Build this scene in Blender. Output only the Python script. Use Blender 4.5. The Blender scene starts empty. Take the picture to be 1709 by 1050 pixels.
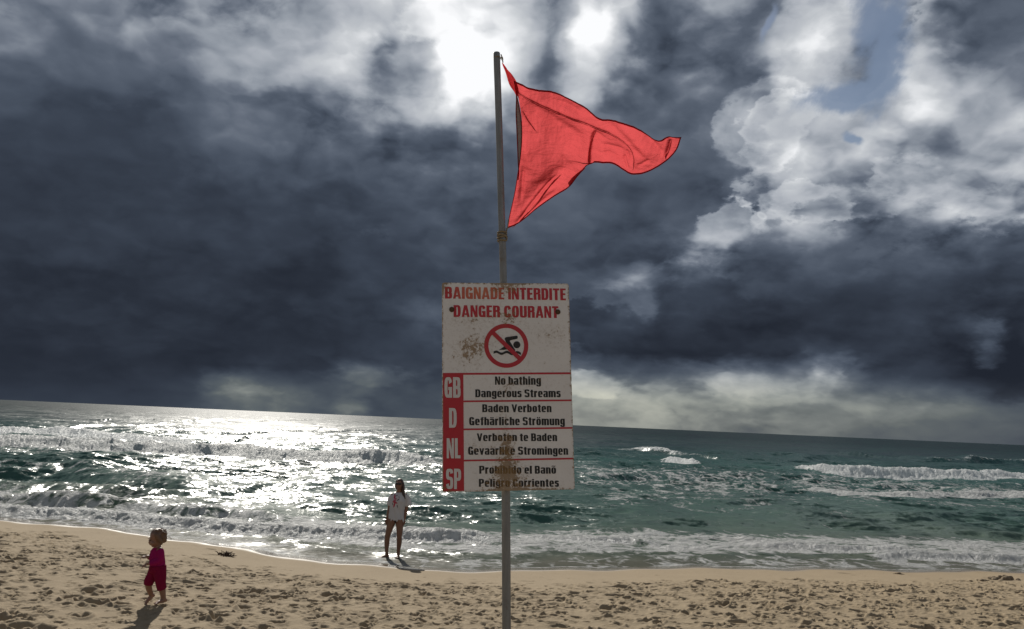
import bpy, bmesh, math, random
import numpy as np
from mathutils import Vector, Matrix
random.seed(7)
rng = np.random.default_rng(11)
scn = bpy.context.scene
col = scn.collection
PI = math.pi

# ------------------------------------------------------------------ camera
FPX, PW, PH = 1329.2, 1709.0, 1050.0
ROLL, PITCH, CAMZ = math.atan(76/1709), math.atan(179.8/FPX), 2.92
cd = bpy.data.cameras.new('camera')
cam = bpy.data.objects.new('camera', cd); col.objects.link(cam)
cd.sensor_width = 36.0; cd.lens = FPX/PW*36.0
cd.clip_start = 0.05; cd.clip_end = 60000
CM = Matrix.Rotation(PI/2+PITCH, 4, 'X') @ Matrix.Rotation(ROLL, 4, 'Z')
CM.translation = (0, 0, CAMZ)
cam.matrix_world = CM
scn.camera = cam
CR = np.array(CM.to_3x3()); CC = np.array([0, 0, CAMZ])

def ray(px, py):
    d = CR @ np.array([(px-PW/2)/FPX, (PH/2-py)/FPX, -1.0])
    return d/np.linalg.norm(d)
def on_level(px, py, z=0.0):
    d = ray(px, py); return CC + d*((z-CAMZ)/d[2])
def project(P):
    q = (np.asarray(P)-CC) @ CR
    return PW/2+FPX*q[..., 0]/-q[..., 2], PH/2-FPX*q[..., 1]/-q[..., 2]

# ------------------------------------------------------------------ light
SUN_AZ, SUN_EL = math.radians(-17.5), math.radians(32.0)      # azimuth from +Y towards +X
sd = Vector((math.sin(SUN_AZ)*math.cos(SUN_EL), math.cos(SUN_AZ)*math.cos(SUN_EL), math.sin(SUN_EL)))
sl = bpy.data.lights.new('sun', 'SUN'); sun = bpy.data.objects.new('sun', sl); col.objects.link(sun)
sl.energy = 4.8; sl.angle = math.radians(0.5); sl.color = (1.0, 0.955, 0.87)
sun.rotation_euler = (-sd).to_track_quat('-Z', 'Y').to_euler()
sun.location = sd*50

vs = scn.view_settings
scn.display_settings.display_device = 'sRGB'
vs.view_transform = 'Standard'; vs.look = 'None'; vs.gamma = 1; vs.use_curve_mapping = False
vs.exposure = 0.0

# ------------------------------------------------------------------ node helpers
class NT:
    def __init__(s, tree): s.t = tree; s.n = tree.nodes; s.l = tree.links
    def new(s, typ, **kw):
        n = s.n.new(typ)
        for k, v in kw.items(): setattr(n, k, v)
        return n
    def put(s, sock, v):
        if v is None: return
        if isinstance(v, bpy.types.NodeSocket): s.l.new(v, sock)
        else: sock.default_value = v
    def math(s, op, a, b=None, c=None, clamp=False):
        n = s.new('ShaderNodeMath', operation=op, use_clamp=clamp)
        for i, v in enumerate((a, b, c)):
            if v is not None: s.put(n.inputs[i], v)
        return n.outputs[0]
    def vmath(s, op, a, b=None, scale=None):
        n = s.new('ShaderNodeVectorMath', operation=op)
        s.put(n.inputs[0], a)
        if b is not None: s.put(n.inputs[1], b)
        if scale is not None: s.put(n.inputs[3], scale)
        return n.outputs['Value'] if op in ('LENGTH', 'DOT_PRODUCT', 'DISTANCE') else n.outputs[0]
    def comb(s, x, y, z):
        n = s.new('ShaderNodeCombineXYZ')
        for i, v in enumerate((x, y, z)): s.put(n.inputs[i], v)
        return n.outputs[0]
    def sep(s, v):
        n = s.new('ShaderNodeSeparateXYZ'); s.put(n.inputs[0], v); return n.outputs
    def noise(s, vec, scale, detail=4, rough=0.5, dist=0.0, lac=2.0, out=0, dim='3D', typ='FBM'):
        n = s.new('ShaderNodeTexNoise', noise_dimensions=dim, noise_type=typ)
        if typ == 'FBM': n.normalize = True
        s.put(n.inputs['Vector'], vec); s.put(n.inputs['Scale'], scale); s.put(n.inputs['Detail'], detail)
        s.put(n.inputs['Roughness'], rough); s.put(n.inputs['Distortion'], dist); s.put(n.inputs['Lacunarity'], lac)
        return n.outputs[out]
    def mrange(s, v, a, b, c=0.0, d=1.0, smooth=False):
        n = s.new('ShaderNodeMapRange')
        if smooth: n.interpolation_type = 'SMOOTHSTEP'
        for i, q in enumerate((v, a, b, c, d)): s.put(n.inputs[i], q)
        return n.outputs[0]
    def mix(s, f, a, b, blend='MIX'):
        n = s.new('ShaderNodeMix', data_type='RGBA', blend_type=blend)
        s.put(n.inputs[0], f); s.put(n.inputs[6], a); s.put(n.inputs[7], b)
        return n.outputs[2]
    def ramp(s, f, stops, interp='LINEAR'):
        n = s.new('ShaderNodeValToRGB'); n.color_ramp.interpolation = interp
        el = n.color_ramp.elements
        while len(el) < len(stops): el.new(0.5)
        for e, (p, c) in zip(el, stops):
            e.position = p; e.color = tuple(c)+(1,) if len(c) == 3 else c
        s.put(n.inputs[0], f); return n.outputs[0]
    def bump(s, h, strength=1.0, dist=1.0, normal=None):
        n = s.new('ShaderNodeBump'); s.put(n.inputs['Strength'], strength); s.put(n.inputs['Distance'], dist)
        s.put(n.inputs['Height'], h)
        if normal is not None: s.put(n.inputs['Normal'], normal)
        return n.outputs[0]

def lin(c): c /= 255.0; return c/12.92 if c <= .04045 else ((c+.055)/1.055)**2.4

# ------------------------------------------------------------------ sky
# cloud cover of that day: brightness of the cloud deck (0-255 as seen), rows from high to low
ROWS = {
 -140: [(-200,90),(0,105),(200,150),(400,215),(600,255),(900,250),(1000,215),(1150,140),(1300,190),(1450,150),(1600,120),(1750,100),(1950,100)],
 0:   [(-200,80),(0,88),(120,84),(220,92),(300,112),(370,130),(450,138),(540,155),(600,185),(640,222),(700,245),(800,250),(880,205),(925,120),(945,150),(980,235),(1040,225),(1075,150),(1110,112),(1200,112),(1270,125),(1320,200),(1390,220),(1440,165),(1500,135),(1560,150),(1600,112),(1709,98),(1950,100)],
 60:  [(-200,78),(0,84),(120,76),(220,84),(300,94),(360,112),(440,128),(540,142),(600,165),(640,170),(690,145),(740,222),(800,240),(860,222),(910,165),(940,130),(965,225),(1010,215),(1050,140),(1100,112),(1200,110),(1260,118),(1310,185),(1380,215),(1430,170),(1500,140),(1545,165),(1580,120),(1650,100),(1709,98),(1950,100)],
 110: [(-200,72),(0,78),(120,72),(220,78),(310,84),(360,100),(440,122),(530,138),(600,155),(640,105),(700,110),(740,215),(800,245),(860,220),(895,130),(940,140),(970,205),(1000,150),(1060,108),(1140,125),(1180,140),(1230,112),(1280,112),(1320,185),(1370,205),(1420,150),(1470,130),(1530,205),(1570,150),(1640,105),(1709,105),(1950,100)],
 165: [(-200,66),(0,70),(120,66),(220,70),(330,82),(400,110),(480,125),(560,128),(620,115),(660,118),(720,160),(780,210),(820,190),(860,120),(920,108),(960,128),(1010,112),(1100,100),(1200,98),(1270,105),(1310,120),(1350,190),(1400,150),(1450,140),(1500,195),(1540,200),(1590,130),(1660,118),(1709,128),(1950,110)],
 215: [(-200,60),(0,64),(120,62),(220,66),(330,76),(420,92),(500,104),(600,105),(680,112),(750,150),(800,135),(860,100),(950,98),(1050,90),(1150,96),(1230,130),(1290,190),(1350,175),(1400,150),(1460,180),(1510,160),(1570,130),(1640,130),(1709,140),(1950,110)],
 270: [(-200,56),(0,60),(120,60),(220,63),(330,70),(420,76),(520,82),(620,90),(700,92),(800,88),(900,94),(1000,88),(1100,76),(1200,86),(1260,135),(1310,165),(1370,140),(1430,165),(1490,160),(1550,165),(1620,150),(1709,150),(1950,110)],
 330: [(-200,52),(0,55),(120,57),(220,60),(330,64),(430,66),(530,68),(620,74),(720,80),(800,82),(880,88),(950,82),(1030,74),(1130,74),(1210,90),(1270,120),(1330,185),(1390,160),(1440,130),(1500,160),(1550,150),(1610,170),(1660,165),(1709,150),(1950,110)],
 380: [(-200,50),(0,52),(120,55),(220,57),(330,58),(430,60),(530,58),(620,64),(720,72),(820,78),(900,82),(980,74),(1060,72),(1130,84),(1190,125),(1240,110),(1290,110),(1350,130),(1410,105),(1480,100),(1540,120),(1600,105),(1709,95),(1950,80)],
 430: [(-200,48),(0,50),(120,53),(220,55),(330,56),(430,54),(530,52),(600,66),(660,68),(740,72),(830,76),(900,80),(980,72),(1060,76),(1120,104),(1180,140),(1225,108),(1280,72),(1360,76),(1440,82),(1520,80),(1600,80),(1709,78),(1950,70)],
 480: [(-200,47),(0,48),(120,51),(220,52),(330,53),(430,50),(530,50),(600,58),(660,60),(720,64),(830,72),(920,74),(980,80),(1020,92),(1070,122),(1110,82),(1160,66),(1240,62),(1330,62),(1430,64),(1530,62),(1620,58),(1709,56),(1950,55)],
 530: [(-200,46),(0,47),(120,48),(220,50),(330,50),(430,48),(530,50),(600,54),(660,54),(700,80),(740,66),(830,68),(920,66),(990,66),(1060,90),(1100,66),(1160,58),(1240,54),(1330,52),(1430,52),(1530,54),(1590,64),(1650,75),(1709,60),(1950,50)],
 575: [(-200,46),(0,46),(120,47),(220,48),(330,48),(430,48),(530,49),(600,52),(680,62),(740,62),(830,66),(920,60),(990,58),(1060,52),(1160,48),(1240,48),(1330,50),(1430,52),(1530,58),(1600,62),(1645,112),(1680,74),(1709,70),(1950,50)],
 607: [(-200,46),(0,47),(120,48),(220,49),(330,50),(430,50),(530,52),(580,66),(630,66),(700,58),(740,62),(830,72),(920,76),(970,78),(1010,62),(1080,50),(1160,48),(1240,60),(1330,72),(1385,110),(1420,72),(1530,56),(1620,58),(1709,52),(1950,46)],
 632: [(-200,50),(0,51),(120,52),(220,53),(310,56),(360,76),(420,98),(470,72),(530,66),(580,110),(615,120),(660,80),(740,70),(830,100),(920,130),(960,150),(1000,110),(1040,125),(1100,100),(1170,118),(1200,150),(1250,165),(1300,120),(1360,140),(1400,165),(1440,100),(1530,70),(1620,60),(1709,52),(1950,46)],
 655: [(-200,54),(0,55),(120,56),(220,58),(310,66),(360,92),(410,116),(460,104),(510,104),(550,80),(600,74),(660,74),(740,74),(830,110),(920,140),(990,150),(1060,148),(1120,135),(1200,122),(1300,138),(1370,140),(1440,100),(1530,96),(1620,88),(1680,66),(1709,58),(1950,50)],
 672: [(-200,58),(0,58),(120,58),(220,60),(310,70),(380,98),(430,102),(490,114),(540,88),(580,118),(640,78),(740,78),(830,110),(920,132),(990,142),(1060,140),(1120,136),(1200,120),(1300,128),(1370,118),(1440,112),(1530,108),(1620,104),(1680,80),(1709,72),(1950,50)],
 700: [(-200,58),(0,58),(220,60),(310,70),(380,94),(440,100),(500,108),(540,90),(580,116),(640,76),(740,80),(830,110),(920,132),(990,136),(1060,134),(1120,128),(1200,118),(1300,118),(1400,110),(1530,98),(1620,92),(1709,76),(1950,50)],
 745: [(-200,58),(0,58),(300,70),(440,100),(580,110),(700,80),(830,110),(990,130),(1120,124),(1300,114),(1450,100),(1600,88),(1709,78),(1950,50)],
}
_ry = sorted(ROWS)
def table(px, py):
    py = min(max(py, _ry[0]), _ry[-1])
    for a, b in zip(_ry[:-1], _ry[1:]):
        if a <= py <= b: break
    va = np.interp(px, *zip(*ROWS[a])); vb = np.interp(px, *zip(*ROWS[b]))
    v = va+(vb-va)*(py-a)/(b-a)
    if px < 560 and py < 400: v += 34*min(1, (430-px)/160)*max(0, (150-py)/150)*(v < 140) if px < 430 else 0
    return v

world = bpy.data.worlds.new('World'); scn.world = world; world.use_nodes = True
W = NT(world.node_tree); W.n.clear()
sky = W.new('ShaderNodeTexSky', sky_type='NISHITA'); sky.sun_disc = False
sky.sun_elevation = SUN_EL; sky.sun_rotation = SUN_AZ
D = W.vmath('NORMALIZE', W.new('ShaderNodeTexCoord').outputs['Generated'])
dx, dy, dz = W.sep(D)
az = W.math('MULTIPLY', W.math('ARCTAN2', dx, dy), 180/PI)
el = W.math('MULTIPLY', W.math('ARCSINE', dz), 180/PI)
# cloud texture space: squeezed towards the horizon as a layer of cloud is
inv = W.math('DIVIDE', 0.9, W.math('ADD', W.math('ABSOLUTE', dz), 0.60))
Q = W.vmath('SCALE', W.comb(dx, dy, W.math('MULTIPLY', dz, 1.45)), scale=inv)
wa = W.noise(Q, 2.6, 3, 0.55, out=1)
wb = W.noise(Q, 9.0, 4, 0.6, out=1)
wA = W.sep(W.vmath('SUBTRACT', wa, (0.5, 0.5, 0.5))); wB = W.sep(W.vmath('SUBTRACT', wb, (0.5, 0.5, 0.5)))
low = W.mrange(el, 0.0, 9.0, 0.12, 1.0)
azw = W.math('ADD', az, W.math('ADD', W.math('MULTIPLY', wA[0], 2.0), W.math('MULTIPLY', wB[0], 3.6)))
elw = W.math('ADD', el, W.math('MULTIPLY', low, W.math('ADD', W.math('MULTIPLY', wA[1], 1.6), W.math('MULTIPLY', wB[1], 3.2))))
AZ0, AZ1 = -40.0, 42.0
azn = W.mrange(azw, AZ0, AZ1)
els = [0.0, .6, 1.3, 2.1, 3.0, 4.1, 5.4, 6.8, 8.4, 10.2, 12.2, 14.4, 16.8, 19.2, 21.8, 24.4, 27.2, 30.5, 35.0]
total = None
for i, e in enumerate(els):
    fc = W.new('ShaderNodeFloatCurve'); cu = fc.mapping.curves[0]
    N = 64; vals = []
    for k in range(N):
        a_ = math.radians(AZ0+(AZ1-AZ0)*k/(N-1)); e_ = math.radians(e)
        P = CC+1000*np.array([math.sin(a_)*math.cos(e_), math.cos(a_)*math.cos(e_), math.sin(e_)])
        x_, y_ = project(P); vals.append(table(x_, y_)/255.0)
    for k, v in enumerate(vals):
        if k == 0: cu.points[0].location = (0, v)
        elif k == N-1: cu.points[-1].location = (1, v)
        else: cu.points.new(k/(N-1), v)
    for p_ in cu.points: p_.handle_type = 'AUTO_CLAMPED'
    fc.mapping.update(); W.put(fc.inputs['Value'], azn)
    if i == 0: wgt = W.mrange(elw, els[0], els[1], 1, 0)
    elif i == len(els)-1: wgt = W.mrange(elw, els[-2], els[-1], 0, 1)
    else: wgt = W.math('MINIMUM', W.mrange(elw, els[i-1], e, 0, 1), W.mrange(elw, e, els[i+1], 1, 0))
    t_ = W.math('MULTIPLY', fc.outputs[0], wgt)
    total = t_ if total is None else W.math('ADD', total, t_)
# beyond the part of the sky described above the same kind of cloud goes on
gen = W.mrange(W.noise(Q, 1.7, 4, 0.55), 0.3, 0.7, 0.24, 0.66)
far_ = W.math('MAXIMUM', W.mrange(W.math('ABSOLUTE', az), 33, 55, 0, 1, True), W.mrange(el, 33, 50, 0, 1, True))
base = W.math('ADD', W.math('MULTIPLY', total, W.math('SUBTRACT', 1.0, far_)), W.math('MULTIPLY', gen, far_))
# billows: heaped cauliflower shapes, lit on the side that looks towards the sun
sv = tuple(sd)
Qw = W.vmath('ADD', Q, W.vmath('SCALE', W.vmath('SUBTRACT', wb, (0.5, 0.5, 0.5)), scale=0.07))
off = W.vmath('ADD', Qw, (sv[0]*.02-.002, 0.0, .030))
def puff(vec, sc, dt=2.0):
    v = W.new('ShaderNodeTexVoronoi', feature='F1', voronoi_dimensions='3D'); v.normalize = True
    W.put(v.inputs['Vector'], vec); v.inputs['Scale'].default_value = sc; v.inputs['Detail'].default_value = dt
    v.inputs['Roughness'].default_value = 0.5; v.inputs['Lacunarity'].default_value = 2.2
    return W.math('MULTIPLY', W.math('POWER', v.outputs['Distance'], 1.7), 1.5)
p1 = puff(Qw, 7.5); p2 = puff(off, 7.5)
n1 = W.noise(Q, 5.0, 8, 0.52, 0.0)
fine = W.noise(Qw, 18.0, 6, 0.58, 0.0)
relief = W.math('SUBTRACT', p1, p2)
N1 = W.math('ADD', W.math('MULTIPLY', n1, 0.75), W.math('MULTIPLY', W.math('SUBTRACT', 0.45, p1), 0.55))
N1 = W.math('ADD', N1, W.math('MULTIPLY', W.math('SUBTRACT', fine, 0.5), 0.25))
edge = W.math('SUBTRACT', W.mrange(N1, 0.40, 0.50, 0, 1, True), 0.5)
amp = W.math('MULTIPLY', W.mrange(base, 0.20, 0.64, 0.13, 1.0, True), W.mrange(el, 0.5, 7, 0.35, 1.0))
det = W.math('ADD', W.math('MULTIPLY', edge, 0.10), W.math('MULTIPLY', W.math('SUBTRACT', n1, 0.5), 0.33))
det = W.math('ADD', det, W.math('MULTIPLY', W.math('SUBTRACT', fine, 0.5), 0.22))
det = W.math('ADD', det, W.math('MULTIPLY', relief, 1.5))
# the outlines of the separate clouds: crisp heaped edges with a thin lit rim
def azel(px, py):
    d = ray(px, py); return math.degrees(math.atan2(d[0], d[1])), math.degrees(math.asin(d[2]))
m1 = W.noise(Q, 30.0, 5, 0.6)
ragged = W.math('ADD', W.math('MULTIPLY', W.math('SUBTRACT', 0.42, puff(Qw, 15.0, 2.5)), 2.1), W.math('MULTIPLY', W.math('SUBTRACT', m1, 0.5), 2.2))
ragged = W.math('ADD', ragged, W.math('MULTIPLY', W.math('SUBTRACT', n1, 0.5), 4.5))
ragged = W.math('MULTIPLY', ragged, W.mrange(el, 0.5, 8, 0.3, 1.0))
softn = W.mrange(W.noise(Q, 3.3, 3, 0.5), 0.40, 0.62, 0.7, 7.0, True)
def outline(ells):
    f = None
    for (px, py, rx, ry, rot) in ells:
        a0, e0 = azel(px, py); rx /= 23.2; ry /= 23.2; ca, sa = math.cos(math.radians(rot)), math.sin(math.radians(rot))
        u = W.math('SUBTRACT', az, a0); v = W.math('SUBTRACT', el, e0)
        p = W.math('MULTIPLY_ADD', u, ca/rx, W.math('MULTIPLY', v, sa/rx)); q = W.math('MULTIPLY_ADD', u, -sa/ry, W.math('MULTIPLY', v, ca/ry))
        r = W.math('SQRT', W.math('MULTIPLY_ADD', p, p, W.math('MULTIPLY', q, q)))
        g_ = W.math('MULTIPLY', W.math('SUBTRACT', 1.0, r), min(rx, ry))
        f = g_ if f is None else W.math('SMOOTH_MAX', f, g_, 0.5)
    return W.math('ADD', f, ragged)
BANKS = [   # ellipses (x, y, half width, half height, tilt), step, rim, softness
    ([(1190, 10, 85, 110, 0), (1120, 150, 150, 105, 0), (1120, 290, 150, 110, 0), (1010, 220, 90, 60, 0)], -.07, .0, .6),
    ([(1640, 60, 135, 85, 20), (1560, 170, 90, 70, 0), (1465, 225, 65, 48, 0), (1345, 205, 62, 42, 0), (1660, 230, 130, 120, 0), (1400, 290, 120, 70, 0)], .05, .09, .28),
    ([(800, 60, 95, 85, 0), (765, 165, 60, 55, -20), (720, 90, 60, 80, 0)], .15, .03, .3),
    ([(675, 108, 58, 36, 0), (640, 140, 30, 40, 0), (700, 150, 30, 22, 0)], -.24, .0, .3),
    ([(1020, 25, 78, 55, -15), (975, 85, 42, 45, 0), (955, 130, 20, 20, 0)], .15, .04, .2),
    ([(900, 40, 34, 60, 0), (925, 110, 30, 60, 10)], -.06, .0, .5),
    ([(1300, 175, 55, 30, 0), (1280, 230, 50, 45, 0)], .07, .04, .3),
    ([(1345, 345, 55, 34, 10), (1390, 385, 45, 18, 0)], .09, .03, .3),
    ([(1665, 350, 55, 30, 0), (1570, 352, 34, 14, 0), (1500, 310, 50, 26, 0)], .08, .03, .3),
    ([(1430, 360, 60, 30, 0), (1500, 390, 70, 20, 0)], -.10, .0, .4),
    ([(1165, 500, 85, 60, 25), (1290, 555, 330, 62, -2), (1560, 570, 240, 88, 0), (1060, 575, 110, 38, 0), (1640, 470, 200, 80, 0)], -.08, .03, .3),
    ([(1072, 475, 22, 32, 0), (1035, 480, 24, 14, 20)], .09, .02, .8),
    ([(1200, 395, 40, 22, 30), (1160, 425, 28, 14, 20)], .11, .04, .3),
    ([(1648, 572, 17, 25, 0)], .20, .02, .5),
    ([(1390, 628, 36, 17, 0), (1250, 645, 45, 14, 0), (990, 640, 50, 18, 0)], .07, .04, .2),
    ([(400, 650, 34, 6, 0), (600, 628, 24, 5, 0), (370, 635, 20, 6, 0)], .05, .0, .5),
    ([(590, 420, 42, 22, 20), (640, 480, 60, 30, 0), (560, 490, 40, 26, 0)], .028, .012, .4),
    ([(470, 85, 115, 70, -15), (560, 60, 80, 70, 0)], .04, .01, .7),
    ([(1175, 108, 36, 9, 0)], .14, .05, .3),
    ([(190, 60, 90, 60, 0), (60, 90, 80, 40, 0)], .03, .01, .6),
]
shape = None
for ells, st, rim, sf in BANKS:
    f = outline(ells)
    sfn = W.math('MULTIPLY', softn, sf)
    crisp = W.mrange(f, W.math('MULTIPLY', sfn, -.5), sfn, 0, 1, True); soft = W.mrange(f, -3.0, 3.0, 0, 1, True)
    t_ = W.math('MULTIPLY', W.math('SUBTRACT', crisp, soft), st*1.25)
    if rim: t_ = W.math('MULTIPLY_ADD', W.math('MULTIPLY', crisp, W.mrange(f, 0.0, .95, 1, 0, True)), rim, t_)
    shape = t_ if shape is None else W.math('ADD', shape, t_)
V = W.math('ADD', W.math('ADD', base, shape), W.math('MULTIPLY', det, amp), clamp=True)
tints = [(0, (30, 35, 45)), (.14, (33, 38, 48)), (.19, (43, 49, 60)), (.26, (58, 66, 79)), (.32, (73, 82, 96)), (.40, (90, 99, 113)), (.47, (113, 121, 134)), (.56, (147, 154, 164)), (.66, (174, 179, 187)), (.78, (196, 200, 205)), (1.0, (252, 253, 255))]
cl = W.ramp(V, [(p, tuple(lin(q) for q in c)) for p, c in tints])
warm = W.math('MULTIPLY', W.mrange(el, 1.5, 5.5, 1.0, 0.0, True), W.mrange(V, .22, .42, 0, 1))
cl = W.mix(W.math('MULTIPLY', warm, 1.0), cl, W.mix(1.0, cl, (1.04, 1.0, 0.80, 1), 'MULTIPLY'))
cl = W.vmath('SCALE', cl, scale=16.667)
# gaps of blue
def blob(a0, e0, ra, re, rot):
    ca, sa = math.cos(math.radians(rot)), math.sin(math.radians(rot))
    u = W.math('SUBTRACT', azw, a0); v = W.math('SUBTRACT', elw, e0)
    p = W.math('ADD', W.math('MULTIPLY', u, ca/ra), W.math('MULTIPLY', v, sa/ra))
    q = W.math('ADD', W.math('MULTIPLY', u, -sa/re), W.math('MULTIPLY', v, ca/re))
    r = W.math('SQRT', W.math('ADD', W.math('MULTIPLY', p, p), W.math('MULTIPLY', q, q)))
    return W.math('SUBTRACT', 1.0, r)
g = None
for (px, py, rx, ry, rot) in [(1478, 70, 40, 90, -8), (1455, 20, 35, 60, 20), (1420, 150, 70, 28, 12), (1435, 235, 14, 10, 0), (1275, 35, 10, 30, -20)]:
    a0, e0 = azel(px, py); b = blob(a0, e0, rx/23.2, ry/23.2, rot)
    g = b if g is None else W.math('MAXIMUM', g, b)
wisp = W.noise(W.vmath('MULTIPLY', Q, (2.2, 1.0, 0.8)), 12.0, 8, 0.62)
blue = W.mrange(W.math('ADD', W.math('ADD', g, W.math('MULTIPLY', W.math('SUBTRACT', n1, 0.5), 1.2)), W.math('MULTIPLY', W.math('SUBTRACT', wisp, .5), 1.9)), -0.30, 0.50, 0, 1, True)
lowb = W.math('MULTIPLY', W.mrange(el, 0.3, 4.5, 0.35, 0.0, True), W.mrange(azn, 0.45, 0.55))
skycol = W.mix(W.math('MAXIMUM', W.math('MULTIPLY', blue, 0.92), W.math('MULTIPLY', lowb, 0.10)), cl, sky.outputs[0])
bg = W.new('ShaderNodeBackground'); W.put(bg.inputs[0], skycol); bg.inputs[1].default_value = 0.06
W.l.new(bg.outputs[0], W.new('ShaderNodeOutputWorld').inputs[0])
try: world.cycles.sampling_method = 'MANUAL'; world.cycles.sample_map_resolution = 1024
except Exception: pass

# ------------------------------------------------------------------ object helpers
def tag(o, label=None, cat=None, group=None, kind=None):
    if label: o['label'] = label
    if cat: o['category'] = cat
    if group: o['group'] = group
    if kind: o['kind'] = kind
    return o
def empty(name, loc, label, cat, rz=0.0, group=None):
    o = bpy.data.objects.new(name, None); col.objects.link(o)
    o.location = loc; o.rotation_euler = (0, 0, rz); o.empty_display_size = .1
    return tag(o, label, cat, group)
def link(name, me, m=None, parent=None, smooth=False):
    o = bpy.data.objects.new(name, me); col.objects.link(o)
    if m: me.materials.clear(); me.materials.append(m)
    if parent: o.parent = parent
    if smooth: me.polygons.foreach_set('use_smooth', np.ones(len(me.polygons), bool))
    return o
def pymesh(name, V_, F_):
    me = bpy.data.meshes.new(name); me.from_pydata([tuple(v) for v in V_], [], F_); me.update(); return me
def grid_mesh(name, X, Y, Z):
    r, c = X.shape
    me = bpy.data.meshes.new(name)
    co = np.stack([X, Y, Z], -1).reshape(-1, 3).astype(np.float32)
    idx = np.arange(r*c, dtype=np.int32).reshape(r, c)
    q = np.stack([idx[:-1, :-1], idx[:-1, 1:], idx[1:, 1:], idx[1:, :-1]], -1).reshape(-1)
    nf = (r-1)*(c-1)
    me.vertices.add(r*c); me.vertices.foreach_set('co', co.ravel())
    me.loops.add(nf*4); me.loops.foreach_set('vertex_index', q.astype(np.int32))
    me.polygons.add(nf); me.polygons.foreach_set('loop_start', np.arange(nf, dtype=np.int32)*4)
    try: me.polygons.foreach_set('loop_total', np.full(nf, 4, np.int32))
    except Exception: pass
    me.update(calc_edges=True); me.polygons.foreach_set('use_smooth', np.ones(nf, bool))
    return me
def attr(me, name, arr):
    a = me.attributes.new(name, 'FLOAT', 'POINT'); a.data.foreach_set('value', arr.astype(np.float32).ravel())

def mat(name, color=(.5, .5, .5), rough=.6, metal=0.0, spec=0.5):
    m = bpy.data.materials.new(name); m.use_nodes = True
    t = NT(m.node_tree); b = t.n['Principled BSDF']
    b.inputs['Base Color'].default_value = tuple(color)+(1,); b.inputs['Roughness'].default_value = rough
    b.inputs['Metallic'].default_value = metal; b.inputs['Specular IOR Level'].default_value = spec
    return m, t, b

# gradient noise in numpy
def _h(ix, iy, seed):
    n = (ix.astype(np.int64)*374761393+iy.astype(np.int64)*668265263+seed*1442695041) & 0x7fffffff
    n = ((n ^ (n >> 13))*1274126177) & 0x7fffffff
    return ((n ^ (n >> 16)) & 0xffff)/65536.0*2*PI
def pn(x, y, seed=0):
    ix = np.floor(x); iy = np.floor(y); fx = x-ix; fy = y-iy
    u = fx*fx*fx*(fx*(fx*6-15)+10); v = fy*fy*fy*(fy*(fy*6-15)+10)
    def gr(a, b, px, py):
        t = _h(a, b, seed); return np.cos(t)*px+np.sin(t)*py
    a = gr(ix, iy, fx, fy); b = gr(ix+1, iy, fx-1, fy); c = gr(ix, iy+1, fx, fy-1); d = gr(ix+1, iy+1, fx-1, fy-1)
    return ((a+(b-a)*u)+((c+(d-c)*u)-(a+(b-a)*u))*v)*1.5
def fbm(x, y, o=4, seed=0, g_=.5):
    s = 0; a = 1; t = 0
    for i in range(o): s = s+a*pn(x*2**i+i*17.3, y*2**i-i*9.1, seed+i); t += a; a *= g_
    return s/t*1.3
def ss(a, b, x):
    t = np.clip((x-a)/(b-a), 0, 1); return t*t*(3-2*t)

# ------------------------------------------------------------------ shore line and beach
shore_px = [(-60, 864), (0, 867), (150, 877), (300, 897), (420, 916), (500, 928), (600, 940), (700, 947), (855, 950), (1000, 947), (1100, 945), (1300, 947), (1500, 950), (1709, 953)]
sp = np.array([on_level(*p)[:2] for p in shore_px])
sx = np.concatenate([[-600, -60, -25], sp[:, 0], [25, 60, 600]])
sy = np.concatenate([[60, 24, sp[0, 1]+.6], sp[:, 1], [sp[-1, 1]+.2, 22, 70]])
def yshore(x):
    y = 0
    for d in np.linspace(-.8, .8, 7): y = y+np.interp(x+d, sx, sy)
    return y/7+.10*np.sin(x*1.9)*np.exp(-(x/30)**2)+.05*np.sin(x*4.7+1)
def beach_base(x, y):
    s = yshore(x)-y
    up = .098*np.clip(s, 0, 5.2)+.06*np.clip(s-5.2, 0, 1.6)+.018*np.clip(s-6.8, 0, 200)
    dn = -.028*np.clip(-s, 0, 1.6)-.075*np.clip(-s-1.6, 0, 60)
    return up+dn, s

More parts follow.
